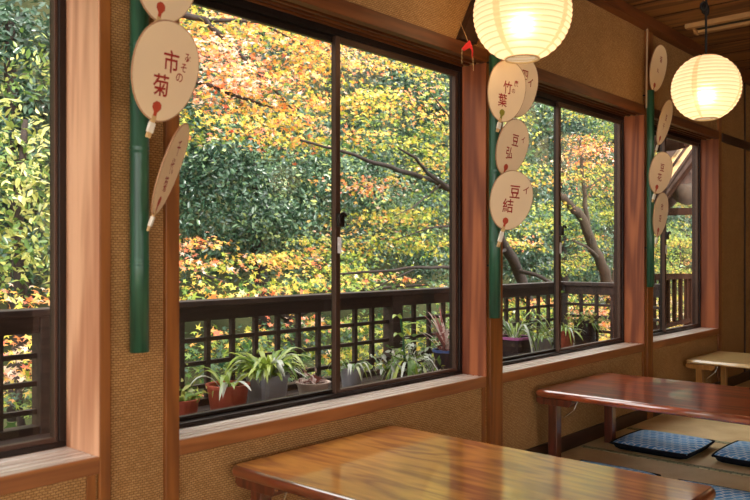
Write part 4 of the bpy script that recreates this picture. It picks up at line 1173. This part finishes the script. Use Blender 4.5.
for j in range(5):
    ribbon(V, F, T, (-.04 - .005 * j, 0, h + .04 + .05 * j), PI + .3 + (j % 2) * 2.0, .12, .016, .9, .9, .45 + .03 * j)
o = plant_mesh(V, F, T, M['strap'], r, (0, 0, 0))
MB().tube([(-.03, 0, h - .02), (-.04, 0, h + .12), (-.07, 0, h + .27)], .006, 6).build('stem', M['bamboo'], r)
r, h = pot('black pot with a blue rim and a dry reddish plant by the second post', 447, 360, PY, 0.085, 0.135, M['navypot'], M['bluerim'])
straps(r, h, 26, .18, .007, 2.2, .5, [.1, .4, .9, .95], .04, 'dry'); sprigs(r, h, 70, .035, .05, [.3, .9, .1], 'dry', .07)
r, h = pot('dark planter with a mauve rim and arching leaves left in the third window', 514, 343, PY, 0.105, 0.155, M['darkpot'], M['pinkrim'], 2.0, .88)
straps(r, h, 30, .27, .008, 2.0, 1.2, [.2, .35, .5, .8], .05)
r, h = pot('grey square pot beside the mauve rimmed planter', 541, 346, PY, 0.068, 0.115, M['greypot'], None, 3.0, .8)
straps(r, h, 26, .15, .010, 1.2, 1.2, [.3, .5, .8], .04); sprigs(r, h, 60, .03, .06, [.4, .6], 'shrub', .07)
r, h = pot('red brown pot right of the third window mullion', 566, 338, PY, 0.06, 0.14, M['terra'])
straps(r, h, 22, .15, .010, 1.2, 1.2, [.3, .5, .8], .04); sprigs(r, h, 60, .03, .06, [.4, .6], 'shrub', .07)
r, h = pot('tall dark pot with trailing green leaves near the railing corner', 585, 330, PY, 0.075, 0.20, M['darkpot'], None, 2.0, .9)
sprigs(r, h, 150, .036, .08, [.3, .5, .65], 'shrub', .04); straps(r, h, 20, .14, .010, .8, 1.8, [.3, .5], .05)

# ================================================================== LIGHT
wd = bpy.data.worlds.new('sky'); S.world = wd; wd.use_nodes = True
N = wd.node_tree.nodes; L = wd.node_tree.links
for n in list(N): N.remove(n)
out = N.new('ShaderNodeOutputWorld'); bg = N.new('ShaderNodeBackground')
bg.inputs['Color'].default_value = (1.0, 0.985, 0.95, 1); bg.inputs['Strength'].default_value = 2.1
L.new(bg.outputs[0], out.inputs[0])
sun = bpy.data.lights.new('sun', 'SUN'); sun.energy = 4.1; sun.angle = math.radians(9); sun.color = (1.0, 0.95, 0.86)
so = bpy.data.objects.new('sun', sun); link(so)
dirv = Vector((0.35, 0.62, -0.80))            # light travels over the roof onto the slope
so.rotation_euler = dirv.to_track_quat('-Z', 'Y').to_euler()

# ================================================================== CAMERA
cam = bpy.data.cameras.new('camera'); co = bpy.data.objects.new('camera', cam); link(co)
co.location = EYE
co.rotation_euler = (PI / 2, 0, -math.atan2(FW.x, FW.y))
cam.sensor_width = 36; cam.lens = 36 * FPX / 750
cam.shift_y = 5.0 / 750
cam.clip_start = 0.02; cam.clip_end = 300
cam.dof.use_dof = True; cam.dof.focus_distance = 4.6; cam.dof.aperture_fstop = 5.6
S.camera = co

vs_ = S.view_settings
S.display_settings.display_device = 'sRGB'
vs_.view_transform = 'Standard'; vs_.look = 'None'; vs_.gamma = 1.0; vs_.use_curve_mapping = False
vs_.exposure = 0.85
S.cycles.use_denoising = True
S.cycles.max_bounces = 8; S.cycles.diffuse_bounces = 4; S.cycles.transparent_max_bounces = 16
